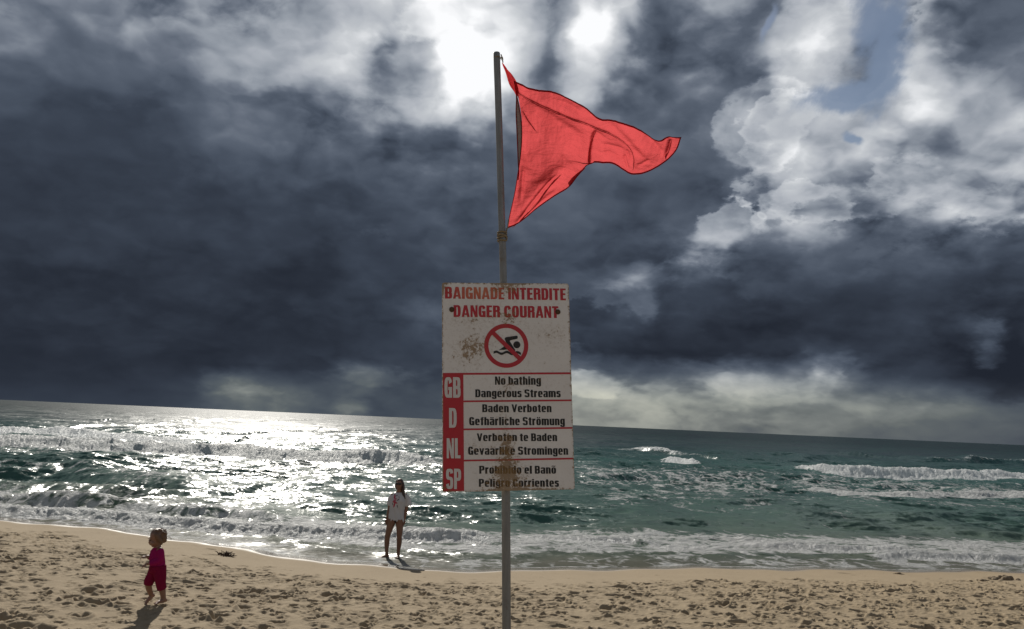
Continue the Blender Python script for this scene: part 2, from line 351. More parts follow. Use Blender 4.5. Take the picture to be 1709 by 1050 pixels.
HX0, HX1, HY0, HY1, HR = -15.0, 15.0, 5.5, 20.0, .018
nx, ny = int((HX1-HX0)/HR), int((HY1-HY0)/HR)
gx, gy = np.meshgrid(HX0+np.arange(nx)*HR, HY0+np.arange(ny)*HR)
hs = yshore(gx[0])[None, :]-gy
hm = np.zeros((ny, nx))
dens = np.clip(ss(2.4, 4.2, hs+.9*fbm(gx*.5, gy*.7, 3, 5))*(.95+.9*fbm(gx*.45, gy*.6, 3, 9)), 0.0, 1)
rough_ = fbm(gx*5, gy*5, 4, 21); rough2 = np.abs(fbm(gx*2.2, gy*2.2, 3, 33))
hm += dens*(.011*rough_+.016*rough2)+.010*fbm(gx*.8, gy*.8, 3, 3)*ss(.3, 2, hs)+.0022*rough_*ss(.5, 1.6, hs)
NS = 34000
for k in range(NS):
    px_, py_ = rng.uniform(HX0+.4, HX1-.4), rng.uniform(HY0+.4, HY1-.4)
    j, i = int((px_-HX0)/HR), int((py_-HY0)/HR)
    dn_ = dens[i, j]; s_ = hs[i, j]
    if s_ < .7 or rng.random() > max(dn_*1.0, .035 if s_ > 1.2 else .008): continue
    L = rng.uniform(.028, .080)*(2.0 if rng.random() < .06 else 1); Wd = L*rng.uniform(.4, .8)
    th = rng.uniform(0, PI) if rng.random() < .55 else rng.normal(.1, .5)
    dep = rng.uniform(.014, .042)*(L/.07)**.7*(1.0 if dn_ > .2 else .55)
    R_ = int(L*3.2/HR); i0, i1, j0, j1 = max(i-R_, 0), min(i+R_+1, ny), max(j-R_, 0), min(j+R_+1, nx)
    X_, Y_ = gx[i0:i1, j0:j1]-px_, gy[i0:i1, j0:j1]-py_
    u = (X_*math.cos(th)+Y_*math.sin(th))/L; v = (-X_*math.sin(th)+Y_*math.cos(th))/Wd
    r = np.sqrt(u*u+v*v)+.16*rough_[i0:i1, j0:j1]
    side = 1+.6*(u*math.cos(k)+v*math.sin(k))/(r+.3)
    hm[i0:i1, j0:j1] += -dep*np.exp(-(r/.8)**4)+dep*.40*side*np.exp(-((r-1.22)/.33)**2)
def heightmap(x, y):
    fx = np.clip((x-HX0)/HR, 0, nx-1.001); fy = np.clip((y-HY0)/HR, 0, ny-1.001)
    ix = fx.astype(int); iy = fy.astype(int); tx = fx-ix; ty = fy-iy
    v = (hm[iy, ix]*(1-tx)+hm[iy, ix+1]*tx)*(1-ty)+(hm[iy+1, ix]*(1-tx)+hm[iy+1, ix+1]*tx)*ty
    e = ss(HX0, HX0+1, x)*(1-ss(HX1-1, HX1, x))*ss(HY0, HY0+.5, y)*(1-ss(HY1-.5, HY1, y))
    return v*e
def beach_z(x, y):
    x = np.asarray(x, float); y = np.asarray(y, float)
    b, s = beach_base(x, y); return b+heightmap(x, y)
def on_beach(px, py):
    d = ray(px, py); t = 3.0
    while t < 40:
        P = CC+d*t
        if P[2] <= float(beach_base(P[0:1], P[1])[0][0]): break
        t += .01
    return P
def fan(ts_in, nin, ts_out):
    a = np.linspace(-ts_in, ts_in, nin)
    o = ts_in+(ts_out-ts_in)*(np.linspace(0, 1, 28)[1:])**2.2
    return np.concatenate([-o[::-1], a, o])
ys = np.concatenate([np.linspace(-80, 5, 30), np.linspace(5.2, 7.4, 40), 7.4+np.cumsum(np.full(330, .021)), ])
ys = np.concatenate([ys, ys[-1]+np.cumsum(np.full(165, .033)), [22, 24, 28, 34, 42, 60]])
t = fan(.72, 960, 9)
T_, Y_ = np.meshgrid(t, ys); X_ = T_*np.maximum(Y_, 7.4)
Z_ = beach_z(X_, Y_)
me = grid_mesh('beach_sand', X_, Y_, Z_)
attr(me, 'inland', yshore(X_)-Y_)
m, t_, b = mat('sand', (.42, .34, .24), .95, spec=.2)
pos = t_.new('ShaderNodeNewGeometry').outputs['Position']
inl = t_.new('ShaderNodeAttribute', attribute_name='inland').outputs['Fac']
n_big = t_.noise(pos, 1.3, 4, .6); n_f = t_.noise(pos, 45, 5, .7); n_g = t_.noise(pos, 260, 2, .6)
dry = t_.mix(n_big, (.265, .203, .128, 1), (.335, .262, .172, 1))
dry = t_.mix(t_.mrange(n_f, .3, .7, 0, .45), dry, (.20, .145, .085, 1))
dry = t_.mix(t_.mrange(n_g, .35, .7, 0, .3), dry, (.44, .355, .25, 1))
wl = t_.math('ADD', inl, t_.math('MULTIPLY', t_.math('SUBTRACT', t_.noise(pos, .9, 3, .5), .5), .7))
wet = t_.mrange(wl, .35, .95, 1, 0, True); damp = t_.mrange(wl, .7, 2.8, 1, 0, True)
c_ = t_.mix(t_.math('MULTIPLY', damp, .45), dry, (.27, .205, .13, 1))
c_ = t_.mix(wet, c_, (.13, .10, .066, 1))
t_.put(b.inputs['Base Color'], c_)
t_.put(b.inputs['Roughness'], t_.mrange(wet, 0, 1, .93, .10))
t_.put(b.inputs['Specular IOR Level'], t_.mrange(wet, 0, 1, .15, .5))
hb = t_.math('ADD', t_.math('MULTIPLY', n_f, .010), t_.math('MULTIPLY', n_g, .002))
dryf = t_.math('SUBTRACT', 1.0, t_.math('MULTIPLY', wet, .97))
t_.put(b.inputs['Normal'], t_.bump(hb, t_.math('MULTIPLY', dryf, .8), 1.0))
M_SAND = m
beach = link('beach_sand', me, m); tag(beach, kind='structure')

import time as _t; print('T beach', _t.process_time())
# ------------------------------------------------------------------ sea
yy = [13.5]
while yy[-1] < 30000:
    y = yy[-1]; dp = CAMZ*FPX/y
    step = max(.028, y*y/(CAMZ*FPX)*.30) if dp > 12 else y*.014*max(1, 12/dp)**.3
    yy.append(y+min(step, y*.03))
ys = np.array(yy)
t = fan(.72, 1040, 6)
T_, Y_ = np.meshgrid(t, ys); X_ = T_*Y_
row_step = np.gradient(ys)[:, None]; cell = np.maximum(row_step, Y_*.00138)
BZ, S_ = beach_base(X_, Y_); off_ = -S_                        # metres off the shore line
depth = np.clip(-BZ, 0, 5)
shal = ss(.02, .45, depth)
Zs = np.zeros_like(Y_); foam = np.zeros_like(Y_); lift = np.zeros_like(Y_)
Xf = X_.astype(np.float32); Yf = Y_.astype(np.float32)
# wind chop, only as fine as the mesh can carry
r2 = np.random.default_rng(5)
for k in range(54):
    lam = .45*(1.083**k); 
    th = r2.normal(-PI/2+.12, .50); kk = 2*PI/lam
    a_ = .0105*lam**.78*(.55 if lam > 8 else 1)
    res = ss(2.2, 5.0, lam/cell) if lam < 30 else 1.0
    n_r = len(ys) if lam >= 30 else int(np.argmax(cell[:, 560] > lam/2.2)) or len(ys)
    q = slice(0, n_r)
    if k % 9 == 0: warp_ = (1.3*pn(X_/(lam*1.4)*.23+k, Y_/(lam*1.4)*.23, k)).astype(np.float32)
    ph = kk*(Xf[q]*math.cos(th)+Yf[q]*math.sin(th))+r2.uniform(0, 6.28)+warp_[q]
    Zs[q] += a_*(np.exp(np.sin(ph))-1.266)*res[q]*.8 if lam < 30 else a_*(np.exp(np.sin(ph))-1.266)*.8
Zs *= shal
mod_ = .7+.6*fbm(X_/14, Y_/14, 3, 77)
Zs *= np.clip(mod_, .25, 1.6)
# breakers: crest line traced where it runs, height, front, back, foam, foam width
def wave(pts, H_, wf, wb, fo, fw=1.0, trail=0.0, seed=1, taper=2.5):
    P = np.array([on_level(px, py, H_*.8)[:2] for px, py in pts]); P = P[np.argsort(P[:, 0])]
    r0 = max(np.searchsorted(ys, P[:, 1].min()-wf*6-1)-1, 0); r1 = np.searchsorted(ys, P[:, 1].max()+wb*9+2)
    r1 = min(r1, len(ys)); xr = Xf[r0:r1]; m_ = (xr.min(0) < P[-1, 0]+taper+1) & (xr.max(0) > P[0, 0]-taper-1)
    c0 = int(np.argmax(m_)); c1 = len(m_)-int(np.argmax(m_[::-1])); q = (slice(r0, r1), slice(c0, c1))
    X, Y = X_[q], Y_[q]
    yc = np.interp(X, P[:, 0], P[:, 1])
    xl = np.linspace(X.min(), X.max(), 6000); nl = .9*wf*fbm(xl/(wf*3.5), xl*0+seed*3.1, 3, seed)+.35*wf*fbm(xl/(wf*.9), xl*0+seed, 3, seed+40)
    yc = yc+np.interp(X, xl, nl)
    e = ss(P[0, 0]-taper, P[0, 0]+taper, X)*(1-ss(P[-1, 0]-taper, P[-1, 0]+taper, X))
    hv = H_*e*(.82+.35*fbm(X/5, Y/9, 2, seed+7))
    dyv = Y-yc
    prof = np.where(dyv < 0, np.exp(-(np.abs(dyv)/wf)**2.4), np.exp(-(dyv/wb)**2))
    Zs[q] += hv*prof
    if fo > 0:
        f_ = fo*e*np.where(dyv < 0, 1-ss(wf*.8*fw, wf*2.0*fw, -dyv), 1-ss(.1*wf, .1*wf+.9*wf*fw, dyv))
        tr = trail*e*np.where(dyv > 0, np.exp(-dyv/(wb*3+1e-3)), 0)
        foam[q] = np.maximum(foam[q], np.maximum(f_, tr)); lift[q] = np.maximum(lift[q], f_*H_)
# far left pair of breakers
wave([(-260, 708), (0, 714), (100, 716), (250, 728), (330, 731), (412, 727)], .62, 1.5, 4.0, 1.0, 1.5, .3, 3, 1.6)
wave([(-260, 722), (0, 728), (150, 737), (320, 744), (480, 752), (640, 758), (745, 762)], .60, 1.3, 3.4, 1.0, 1.3, .25, 4)
wave([(40, 712), (300, 722), (520, 700), (700, 716)], .35, 2.0, 3.0, 0, seed=22)
wave([(180, 697), (260, 698), (380, 702)], .6, 2.5, 4.0, 0, seed=23)
# green swells nearer in on the left
wave([(-260, 760), (0, 768), (110, 772), (240, 790), (330, 800)], .55, 1.5, 2.6, .42, .7, .30, 5)
wave([(-100, 800), (0, 803), (120, 812), (300, 815), (460, 806)], .30, .8, 1.6, .25, .6, .2, 6)
wave([(430, 790), (560, 796), (700, 800), (800, 806)], .18, 1.2, 2.2, 0, 0, 0, 7)
# shore break on the left
wave([(-260, 822), (0, 827), (90, 832), (180, 838)], .28, .45, 1.1, .55, 1.0, .25, 8, .8)
wave([(60, 832), (200, 838), (280, 846), (330, 850)], .24, .4, 1.0, .3, .8, .1, 18, .8)
wave([(310, 846), (420, 850), (480, 860)], .27, .42, 1.0, .12, .6, .0, 28, .8)
wave([(520, 858), (600, 862), (740, 868)], .22, .5, 1.1, .10, .6, .0, 29, .8)
wave([(-260, 838), (0, 845), (120, 850), (250, 862), (380, 872), (520, 880), (640, 886), (740, 890), (830, 892)], .23, .36, .8, 1.0, 1.5, .35, 9, .8)
# right side: far crests
wave([(1035, 744), (1100, 748), (1160, 753), (1190, 757)], .75, 2.2, 5.0, .75, .8, .0, 10, 4)
wave([(1100, 762), (1130, 764), (1172, 768)], .55, 1.4, 3.2, 1.0, 1.5, .25, 11, 1.1)
wave([(1180, 752), (1300, 757), (1420, 762)], .6, 2.4, 5.0, 0, 0, 0, 31, 3)
wave([(1385, 752), (1430, 755), (1500, 760)], .8, 2.6, 5.5, .35, .5, 0, 32, 3)
wave([(1540, 762), (1620, 764), (1709, 768), (1950, 776)], .95, 2.4, 6.0, .42, .5, .0, 12, 4)
wave([(1240, 774), (1300, 778)], .45, 1.4, 3.0, 0, 0, 0, 33, 2)
wave([(1322, 776), (1370, 780), (1450, 785), (1580, 788), (1709, 790), (1950, 796)], .58, 1.3, 3.4, 1.0, 1.5, .55, 13, 1.2)
wave([(1340, 806), (1400, 812), (1480, 818), (1600, 817), (1709, 818), (1950, 824)], .26, .9, 2.6, 1.0, 1.2, .62, 14, 2)
wave([(1350, 858), (1420, 862), (1500, 860), (1570, 862), (1640, 868)], .24, 1.0, 2.2, 0, 0, 0, 15, 1.5)
wave([(1590, 878), (1650, 882), (1709, 884), (1900, 888)], .35, .9, 2.0, 0, 0, 0, 16, 1.5)
wave([(930, 874), (1060, 880), (1150, 884)], .24, .8, 1.8, .1, .5, .0, 17, 1)
# shore break on the right
wave([(855, 893), (900, 888), (960, 892), (1050, 896), (1090, 900)], .14, .3, .8, .85, 1.8, .5, 19, .8)
wave([(1150, 888), (1250, 896), (1330, 898)], .16, .35, .9, .25, 1.2, .4, 24, .8)
wave([(1240, 902), (1350, 908), (1460, 916), (1520, 918)], .15, .3, .8, .95, 1.6, .4, 20, .8)
wave([(1560, 896), (1610, 900), (1650, 906)], .2, .35, .8, .8, 1.2, .3, 25, .5)
wave([(1440, 924), (1560, 922), (1640, 926), (1709, 930), (1900, 936)], .14, .28, .8, .95, 1.8, .5, 21, .8)
# drifting foam between the breakers
def patch(px0, px1, py0, py1, v, soft=60, sy_=12):
    PX, PY = PXY
    global foam
    w_ = ss(px0-soft, px0+soft, PX)*(1-ss(px1-soft, px1+soft, PX))*ss(py0-sy_, py0+sy_, PY)*(1-ss(py1-sy_, py1+sy_, PY))
    foam = np.maximum(foam, v*w_)
P0 = np.stack([X_, Y_, 0*X_], -1); PXY = project(P0)
HZ = 667+PXY[0]*76/1709
PXY = (PXY[0], PXY[1]-HZ+705)              # depth below the horizon, so rows follow the shore
patch(-900, 750, 772, 800, .38)
patch(940, 1330, 770, 815, .52)
patch(960, 1400, 800, 845, .40)
patch(1290, 2400, 768, 800, .50, 50)
patch(1300, 2400, 800, 830, .42)
patch(-900, 760, 838, 870, .30)
patch(1000, 2400, 825, 870, .24)
swl = ss(2.8, .8, off_+.6*fbm(X_*.6, Y_*.6, 3, 50))*ss(-.3, .1, off_)
mid_ = ss(7.5, 4.2, off_)*ss(1.2, 2.2, off_)
foam = np.maximum(foam, .70*mid_)
foam = np.maximum(foam, .50*swl)
edge = np.exp(-((off_-.05-.05*fbm(X_*2, Y_*2, 2, 60))/.05)**2)
foam = np.maximum(foam, .8*edge*(X_ > -50))
Pn = fbm(X_*3.2, Y_*2.4, 4, 90); Pn2 = np.abs(fbm(X_*.9, Y_*.6, 3, 95))
lump = ss(.5, .95, foam)*ss(0.05, .2, lift)
Zs += lump*(np.abs(Pn)*.16+Pn2*.16)*ss(5, 25, Y_*1.0)*np.clip(lift/.5, .25, 1)
Zs += .004+0*Zs
# thin swash over the sand
Zs = np.where(depth < .45, np.maximum(Zs, BZ*0+.002-.0*depth), Zs)
Zs = np.where(off_ < 0, np.minimum(Zs, BZ-.06*np.clip(-off_, 0, 1)+.004), Zs)
me = grid_mesh('sea', X_, Y_, Zs)
attr(me, 'foam', foam); attr(me, 'off', off_)
m = bpy.data.materials.new('sea'); m.use_nodes = True; t_ = NT(m.node_tree); t_.n.clear()
pos = t_.new('ShaderNodeNewGeometry').outputs['Position']
px_, py_, pz_ = t_.sep(pos)
fo = t_.new('ShaderNodeAttribute', attribute_name='foam').outputs['Fac']
of = t_.new('ShaderNodeAttribute', attribute_name='off').outputs['Fac']
patchn = t_.noise(t_.vmath('MULTIPLY', pos, (1, .6, 0)), .09, 4, .55)
ofn = t_.math('ADD', of, t_.math('MULTIPLY', t_.math('SUBTRACT', patchn, .5), t_.math('MULTIPLY', of, .9)))
body = t_.ramp(t_.mrange(t_.math('LOGARITHM', t_.math('MAXIMUM', ofn, .6), 10.0), -.2, 2.6), [
    (0, (.20, .17, .115)), (.14, (.15, .155, .10)), (.30, (.17, .21, .165)), (.44, (.12, .20, .17)), (.62, (.055, .135, .12)), (.78, (.014, .042, .05)), (1, (.006, .014, .024))])
body = t_.mix(t_.mrange(patchn, .35, .65, 0, .35), body, (.02, .10, .075, 1))
farf = t_.mrange(py_, 18, 160, 0, 1)
w1 = t_.noise(t_.vmath('MULTIPLY', pos, (1, 1.15, 0)), 2.3, 5, .62, .35)
w2 = t_.noise(t_.vmath('MULTIPLY', pos, (1, 1.2, 0)), 9.0, 3, .6, .2)
w3 = t_.noise(t_.vmath('MULTIPLY', pos, (1, 1.4, 0)), .55, 5, .6, .3)
calm = t_.math('ADD', t_.mrange(of, .25, 1.2, .22, .80, True), t_.mrange(of, 1.3, 4, 0, .2))
def slope(vec, sc, det, amt, rg=.6):      # small waves as random facet slopes
    c = t_.noise(vec, sc, det, rg, out=1)
    return t_.vmath('SCALE', t_.vmath('SUBTRACT', c, (.5, .5, .5)), scale=amt)
pw = t_.vmath('MULTIPLY', pos, (1, 1, 0))
s1 = slope(pw, 1.4, 5, 1.5); s2 = slope(pw, 7.0, 4, 1.1); s3 = slope(t_.vmath('MULTIPLY', pos, (1, .45, 0)), .30, 4, 1.2)
fl = t_.mrange(py_, 40, 170, 0, 1, True); fl2 = t_.mrange(py_, 140, 600, 1.0, .76, True)
sl = t_.vmath('ADD', t_.vmath('ADD', s1, s2), s3)
sx_n, sy_n, sz_n = t_.sep(t_.vmath('SCALE', sl, scale=t_.math('MULTIPLY', calm, fl2)))
sy_n = t_.math('SUBTRACT', t_.math('MULTIPLY', sy_n, t_.mrange(fl, 0, 1, 1.0, .36)), t_.mrange(fl, 0, 1, .05, .025))
sx_n = t_.math('MULTIPLY', sx_n, t_.mrange(fl, 0, 1, .9, .55))
gn = t_.new('ShaderNodeNewGeometry').outputs['Normal']
nrm = t_.vmath('NORMALIZE', t_.vmath('ADD', gn, t_.comb(sx_n, sy_n, 0.0)))
wb = t_.new('ShaderNodeBsdfPrincipled')
t_.put(wb.inputs['Base Color'], body); wb.inputs['IOR'].default_value = 1.333; wb.inputs['Roughness'].default_value = .13
t_.put(wb.inputs['Roughness'], t_.mrange(py_, 18, 200, .24, .32)); t_.put(wb.inputs['Normal'], nrm); t_.put(wb.inputs['Specular IOR Level'], t_.mrange(py_, 50, 350, .5, .17, True))
tr = t_.new('ShaderNodeBsdfTranslucent'); t_.put(tr.inputs[0], t_.mix(t_.mrange(py_, 25, 150, .5, .03), body, (.05, .40, .27, 1))); t_.put(tr.inputs[1], nrm)
mx = t_.new('ShaderNodeMixShader'); mx.inputs[0].default_value = .42
t_.l.new(wb.outputs[0], mx.inputs[1]); t_.l.new(tr.outputs[0], mx.inputs[2])
# foam
warp = t_.vmath('ADD', t_.vmath('MULTIPLY', pos, (1, .8, 0)), t_.vmath('SCALE', t_.noise(pos, .9, 3, .5, out=1), scale=.9))
f1 = t_.noise(warp, 1.1, 7, .62); f2 = t_.noise(warp, 5.0, 6, .65)
vo = t_.new('ShaderNodeTexVoronoi', feature='DISTANCE_TO_EDGE'); t_.put(vo.inputs['Vector'], warp); vo.inputs['Scale'].default_value = 1.6
lace = t_.mrange(vo.outputs['Distance'], 0, .16, .18, 0)
fs = t_.math('ADD', t_.math('ADD', t_.math('MULTIPLY', t_.math('SUBTRACT', f1, .5), 1.3), t_.math('MULTIPLY', t_.math('SUBTRACT', f2, .5), .8)), lace)
fmask = t_.mrange(t_.math('ADD', fo, fs), .50, .78, 0, 1, True)
fmask = t_.math('MULTIPLY', fmask, t_.mrange(fo, .03, .2, 0, 1))
fb = t_.new('ShaderNodeBsdfPrincipled'); fb.inputs['Roughness'].default_value = .48; fb.inputs['IOR'].default_value = 1.33
t_.put(fb.inputs[0], t_.mix(f2, (.74, .76, .76, 1), (.93, .93, .92, 1)))
fn = t_.bump(t_.math('ADD', t_.math('MULTIPLY', f2, .30), t_.math('MULTIPLY', f1, .25)), .9, 1.0); t_.put(fb.inputs['Normal'], fn)
ft = t_.new('ShaderNodeBsdfTranslucent'); ft.inputs[0].default_value = (.88, .90, .89, 1); t_.put(ft.inputs[1], fn)
fm = t_.new('ShaderNodeMixShader'); fm.inputs[0].default_value = .5
t_.l.new(fb.outputs[0], fm.inputs[1]); t_.l.new(ft.outputs[0], fm.inputs[2])
out = t_.new('ShaderNodeMixShader'); t_.put(out.inputs[0], fmask)
t_.l.new(mx.outputs[0], out.inputs[1]); t_.l.new(fm.outputs[0], out.inputs[2])
t_.l.new(out.outputs[0], t_.new('ShaderNodeOutputMaterial').inputs[0])
sea = link('sea', me, m); tag(sea, kind='structure')

import time as _t; print('T sea', _t.process_time())
# ------------------------------------------------------------------ shape helpers for the objects
def tube_mesh(name, path, radii, seg=20, caps=True, squash=None, twist=0):
    path = [Vector(p) for p in path]; n = len(path); V_, F_ = [], []
    ref = Vector((0, 0, 1)) if abs((path[-1]-path[0]).normalized().z) < .8 else Vector((0, 1, 0))
    for i, p in enumerate(path):
        tg = (path[min(i+1, n-1)]-path[max(i-1, 0)]).normalized()
        a = tg.cross(ref).normalized(); b_ = tg.cross(a)
        r = radii[i] if hasattr(radii, '__len__') else radii
        for k in range(seg):
            q = 2*PI*k/seg; s1, s2 = squash or (1, 1)
            V_.append(p+a*math.cos(q)*r*s1+b_*math.sin(q)*r*s2)
    for i in range(n-1):
        for k in range(seg):
            k2 = (k+1) % seg; F_.append((i*seg+k, i*seg+k2, (i+1)*seg+k2, (i+1)*seg+k))
    if caps: F_.append(tuple(range(seg))); F_.append(tuple(reversed(range((n-1)*seg, n*seg))))
    return pymesh(name, V_, F_)
def catmull(P, n):
    P = np.asarray(P, float); d = np.r_[0, np.cumsum(np.linalg.norm(np.diff(P, axis=0), axis=1))]
    u = np.linspace(0, d[-1], n); out_ = np.zeros((n, P.shape[1]))
    T = np.gradient(P, d, axis=0)
    idx = np.clip(np.searchsorted(d, u, 'right')-1, 0, len(d)-2)
    h = (d[idx+1]-d[idx])[:, None]; s = ((u-d[idx])[:, None])/h
    return (2*s**3-3*s**2+1)*P[idx]+(s**3-2*s**2+s)*h*T[idx]+(-2*s**3+3*s**2)*P[idx+1]+(s**3-s**2)*h*T[idx+1]

# ------------------------------------------------------------------ warning sign on its pole
SC = np.array([-0.0065093, 3.68261678, 3.09071363]); av = Vector((-0.03789471, -0.05875564, 0.11180236))
SW, SH = .6, .9556
SR = Matrix.Rotation(av.length, 4, av.normalized()); SRn = np.array(SR.to_3x3())
nrm_s = SRn @ np.array([0, -1, 0])                               # towards the beach
def on_sign_plane(px, py, back=0.0):
    d = ray(px, py); p0 = SC-nrm_s*back
    return CC+d*(np.dot(p0-CC, nrm_s)/np.dot(d, nrm_s))
BACK = .030
pp = [(828.8, 88), (832.6, 200), (836.0, 320), (839.6, 440), (842.4, 600), (843.8, 760), (845.4, 1050)]
pole_pts = [on_sign_plane(*p, back=BACK) for p in pp]
d_ = pole_pts[-1]-pole_pts[-2]; d_ = d_/abs(d_[2])
base = pole_pts[-1]+d_*(pole_pts[-1][2]-float(beach_z(pole_pts[-1][0:1], pole_pts[-1][1:2])[0])+.3)
pole_pts.append(base)
base_z = float(beach_z(base[0:1], base[1:2])[0])
root = empty('warning_sign', (base[0], base[1], base_z), 'tall grey metal pole with a white and red no bathing notice board bolted to it', 'warning sign')
Mroot = Matrix.Translation(root.location); 
def under(o, parent_loc):            # world-space mesh -> child of an unrotated empty
    o.data.transform(Matrix.Translation(-Vector(parent_loc))); return o
mpole, t_, b = mat('weathered_metal', (.20, .19, .175), .55, .55)
pos = t_.new('ShaderNodeNewGeometry').outputs['Position']
ns = t_.noise(t_.vmath('MULTIPLY', pos, (60, 60, 4)), 1.0, 5, .65); nb = t_.noise(pos, 9, 5, .7)
c_ = t_.mix(ns, (.14, .14, .135, 1), (.33, .33, .32, 1)); c_ = t_.mix(t_.mrange(nb, .58, .74, 0, .7), c_, (.20, .125, .07, 1))
t_.put(b.inputs['Base Color'], c_); t_.put(b.inputs['Roughness'], t_.mrange(nb, .3, .7, .4, .75))
t_.put(b.inputs['Normal'], t_.bump(ns, .25, .004))
cp = catmull(np.array(pole_pts), 60)
def stage_tube(name, pts, rad, seg=24):
    # top edge slightly rounded
    pts = list(pts); a, b_ = Vector(pts[0]), Vector(pts[1]); u = (b_-a).normalized()
    path = [a, a+u*.0015, a+u*.004]+[Vector(p) for p in pts[1:]]
    return tube_mesh(name, path, [rad*.82, rad*.95, rad]+[rad]*(len(pts)-1), seg)
k_mid = int(np.argmin(np.abs(cp[:, 2]-(SC[2]+SH/2-.06))))
o = under(link('pole', stage_tube('pole', cp[k_mid-1:], .0195), mpole, root, True), root.location)
o2 = under(link('upper_pole', stage_tube('upper_pole', cp[:k_mid+2], .0168), mpole, root, True), root.location)
for q in (o, o2):
    md = q.modifiers.new('edge', 'EDGE_SPLIT'); md.split_angle = math.radians(50)

# board
def board_local(px, py):       # photo point on the board -> local x,z
    P = on_sign_plane(px, py); q = SRn.T @ (P-SC); return q[0], q[2]
def stain_nodes(t_, rootcol, gr=.16):
    tc = t_.new('ShaderNodeTexCoord').outputs['Object']
    x, y, z = t_.sep(tc)
    def gm(cx, cz, rx, rz):
        u = t_.math('DIVIDE', t_.math('SUBTRACT', x, cx), rx); v = t_.math('DIVIDE', t_.math('SUBTRACT', z, cz), rz)
        r = t_.math('ADD', t_.math('MULTIPLY', u, u), t_.math('MULTIPLY', v, v))
        return t_.math('POWER', 2.718, t_.math('MULTIPLY', r, -1.0))
    spots = [(752+26, 592, 26, 26, .21), (792, 572, 26, 20, .16), (845, 480, 30, 12, .30), (846, 530, 22, 14, .20), (845, 775, 22, 32, .31), (848, 800, 42, 18, .22), (845, 735, 15, 20, .24), (838, 690, 10, 20, .14),
             (925, 560, 26, 18, .16), (780, 535, 40, 8, .16), (800, 745, 24, 16, .12), (880, 640, 60, 14, .08), (845, 650, 14, 18, .16), (880, 815, 60, 6, .2), (745, 815, 10, 8, .2), (742, 480, 8, 10, .3)]
    s = None
    for (px, py, rx, ry, a) in spots+[(848, 640, 130, 200, .045), (848, 540, 120, 60, .05)]:
        cx, cz = board_local(px, py); g_ = t_.math('MULTIPLY', gm(cx, cz, rx*.6/215, ry*.6/215), a)
        s = g_ if s is None else t_.math('ADD', s, g_)
    ex = t_.math('SUBTRACT', SW/2, t_.math('ABSOLUTE', x)); ez = t_.math('SUBTRACT', SH/2, t_.math('ABSOLUTE', z))
    ed = t_.mrange(t_.math('MINIMUM', ex, ez), 0, .012, .30, 0)
    n_ = t_.noise(tc, 55, 7, .72, .3); n2_ = t_.noise(tc, 150, 4, .6)
    v = t_.math('ADD', t_.math('ADD', t_.math('ADD', s, ed), n_), t_.math('MULTIPLY', t_.math('SUBTRACT', n2_, .5), .5))
    k = t_.math('MAXIMUM', t_.mrange(v, .74, .84, 0, 1, True), t_.mrange(v, .60, .80, 0, .30))
    sc_ = t_.mix(t_.noise(tc, 60, 3, .6), (.36, .22, .08, 1), (.10, .055, .025, 1))
    grime = t_.noise(tc, 5, 4, .6)
    c0 = t_.mix(t_.mrange(grime, .35, .75, 0, gr), rootcol, (.36, .31, .25, 1))
    return t_.mix(t_.math('MULTIPLY', k, .85), c0, sc_), v
def sign_mat(name, colr, rough=.42, fade=False, gr=.16):
    m, t_, b = mat(name, colr[:3], rough)
    rc = tuple(colr)+(1,)
    if fade:
        tc = t_.new('ShaderNodeTexCoord').outputs['Object']; x, y, z = t_.sep(tc)
        f = t_.math('MULTIPLY', t_.mrange(t_.math('ABSOLUTE', t_.math('ADD', x, .12)), .05, .17, 1, 0, True), t_.mrange(z, .36, .43, 0, 1, True))
        f = t_.math('MULTIPLY', f, t_.mrange(t_.noise(tc, 22, 5, .6), .3, .6, .55, 1))
        rc = t_.mix(f, rc, (.55, .16, .075, 1))
    c_, v_ = stain_nodes(t_, rc, gr); t_.put(b.inputs['Base Color'], c_)
    t_.put(b.inputs['Roughness'], t_.mrange(v_, .6, .9, rough, .8))
    t_.put(b.inputs['Normal'], t_.bump(v_, .12, .004))
    return m
MS_W = sign_mat('sign_white', (.76, .735, .71)); MS_R = sign_mat('sign_red', (.46, .012, .025), gr=.03); MS_RF = sign_mat('sign_red_faded', (.46, .012, .025), fade=True, gr=.03)
MS_K = sign_mat('sign_black', (.010, .010, .010), .6, gr=.01); MS_G = sign_mat('sign_letter_white', (.66, .64, .62))
SMW = Matrix.Translation(Vector(SC)) @ SR
def place_on_board(o, parent):      # mesh is in board coordinates (x right, z up, y- towards viewer)
    o.parent = parent
    return o
bm = bmesh.new()
# board with rounded corners and slightly chewed edge
outl = []
cr = .010
for (cx, cz, a0) in [(SW/2-cr, SH/2-cr, 0), (-SW/2+cr, SH/2-cr, 90), (-SW/2+cr, -SH/2+cr, 180), (SW/2-cr, -SH/2+cr, 270)]:
    for k in range(6):
        a_ = math.radians(a0+18*k); outl.append((cx+cr*math.cos(a_), cz+cr*math.sin(a_)))
full = []
for i in range(len(outl)):
    a_, b_ = outl[i], outl[(i+1) % len(outl)]; L = math.dist(a_, b_); n_ = max(1, int(L/.008))
    for k in range(n_):
        x_ = a_[0]+(b_[0]-a_[0])*k/n_; z_ = a_[1]+(b_[1]-a_[1])*k/n_
        j_ = random.gauss(0, .0003)+(-.002 if random.random() < .012 else 0); r_ = math.hypot(x_, z_)
        full.append((x_*(1+j_/r_), z_*(1+j_/r_)))
fv = [bm.verts.new((x_, -.004, z_)) for x_, z_ in full]; bv = [bm.verts.new((x_, .004, z_)) for x_, z_ in full]
bm.faces.new(fv); bm.faces.new(list(reversed(bv)))
for i in range(len(fv)):
    j = (i+1) % len(fv); bm.faces.new((fv[j], fv[i], bv[i], bv[j]))
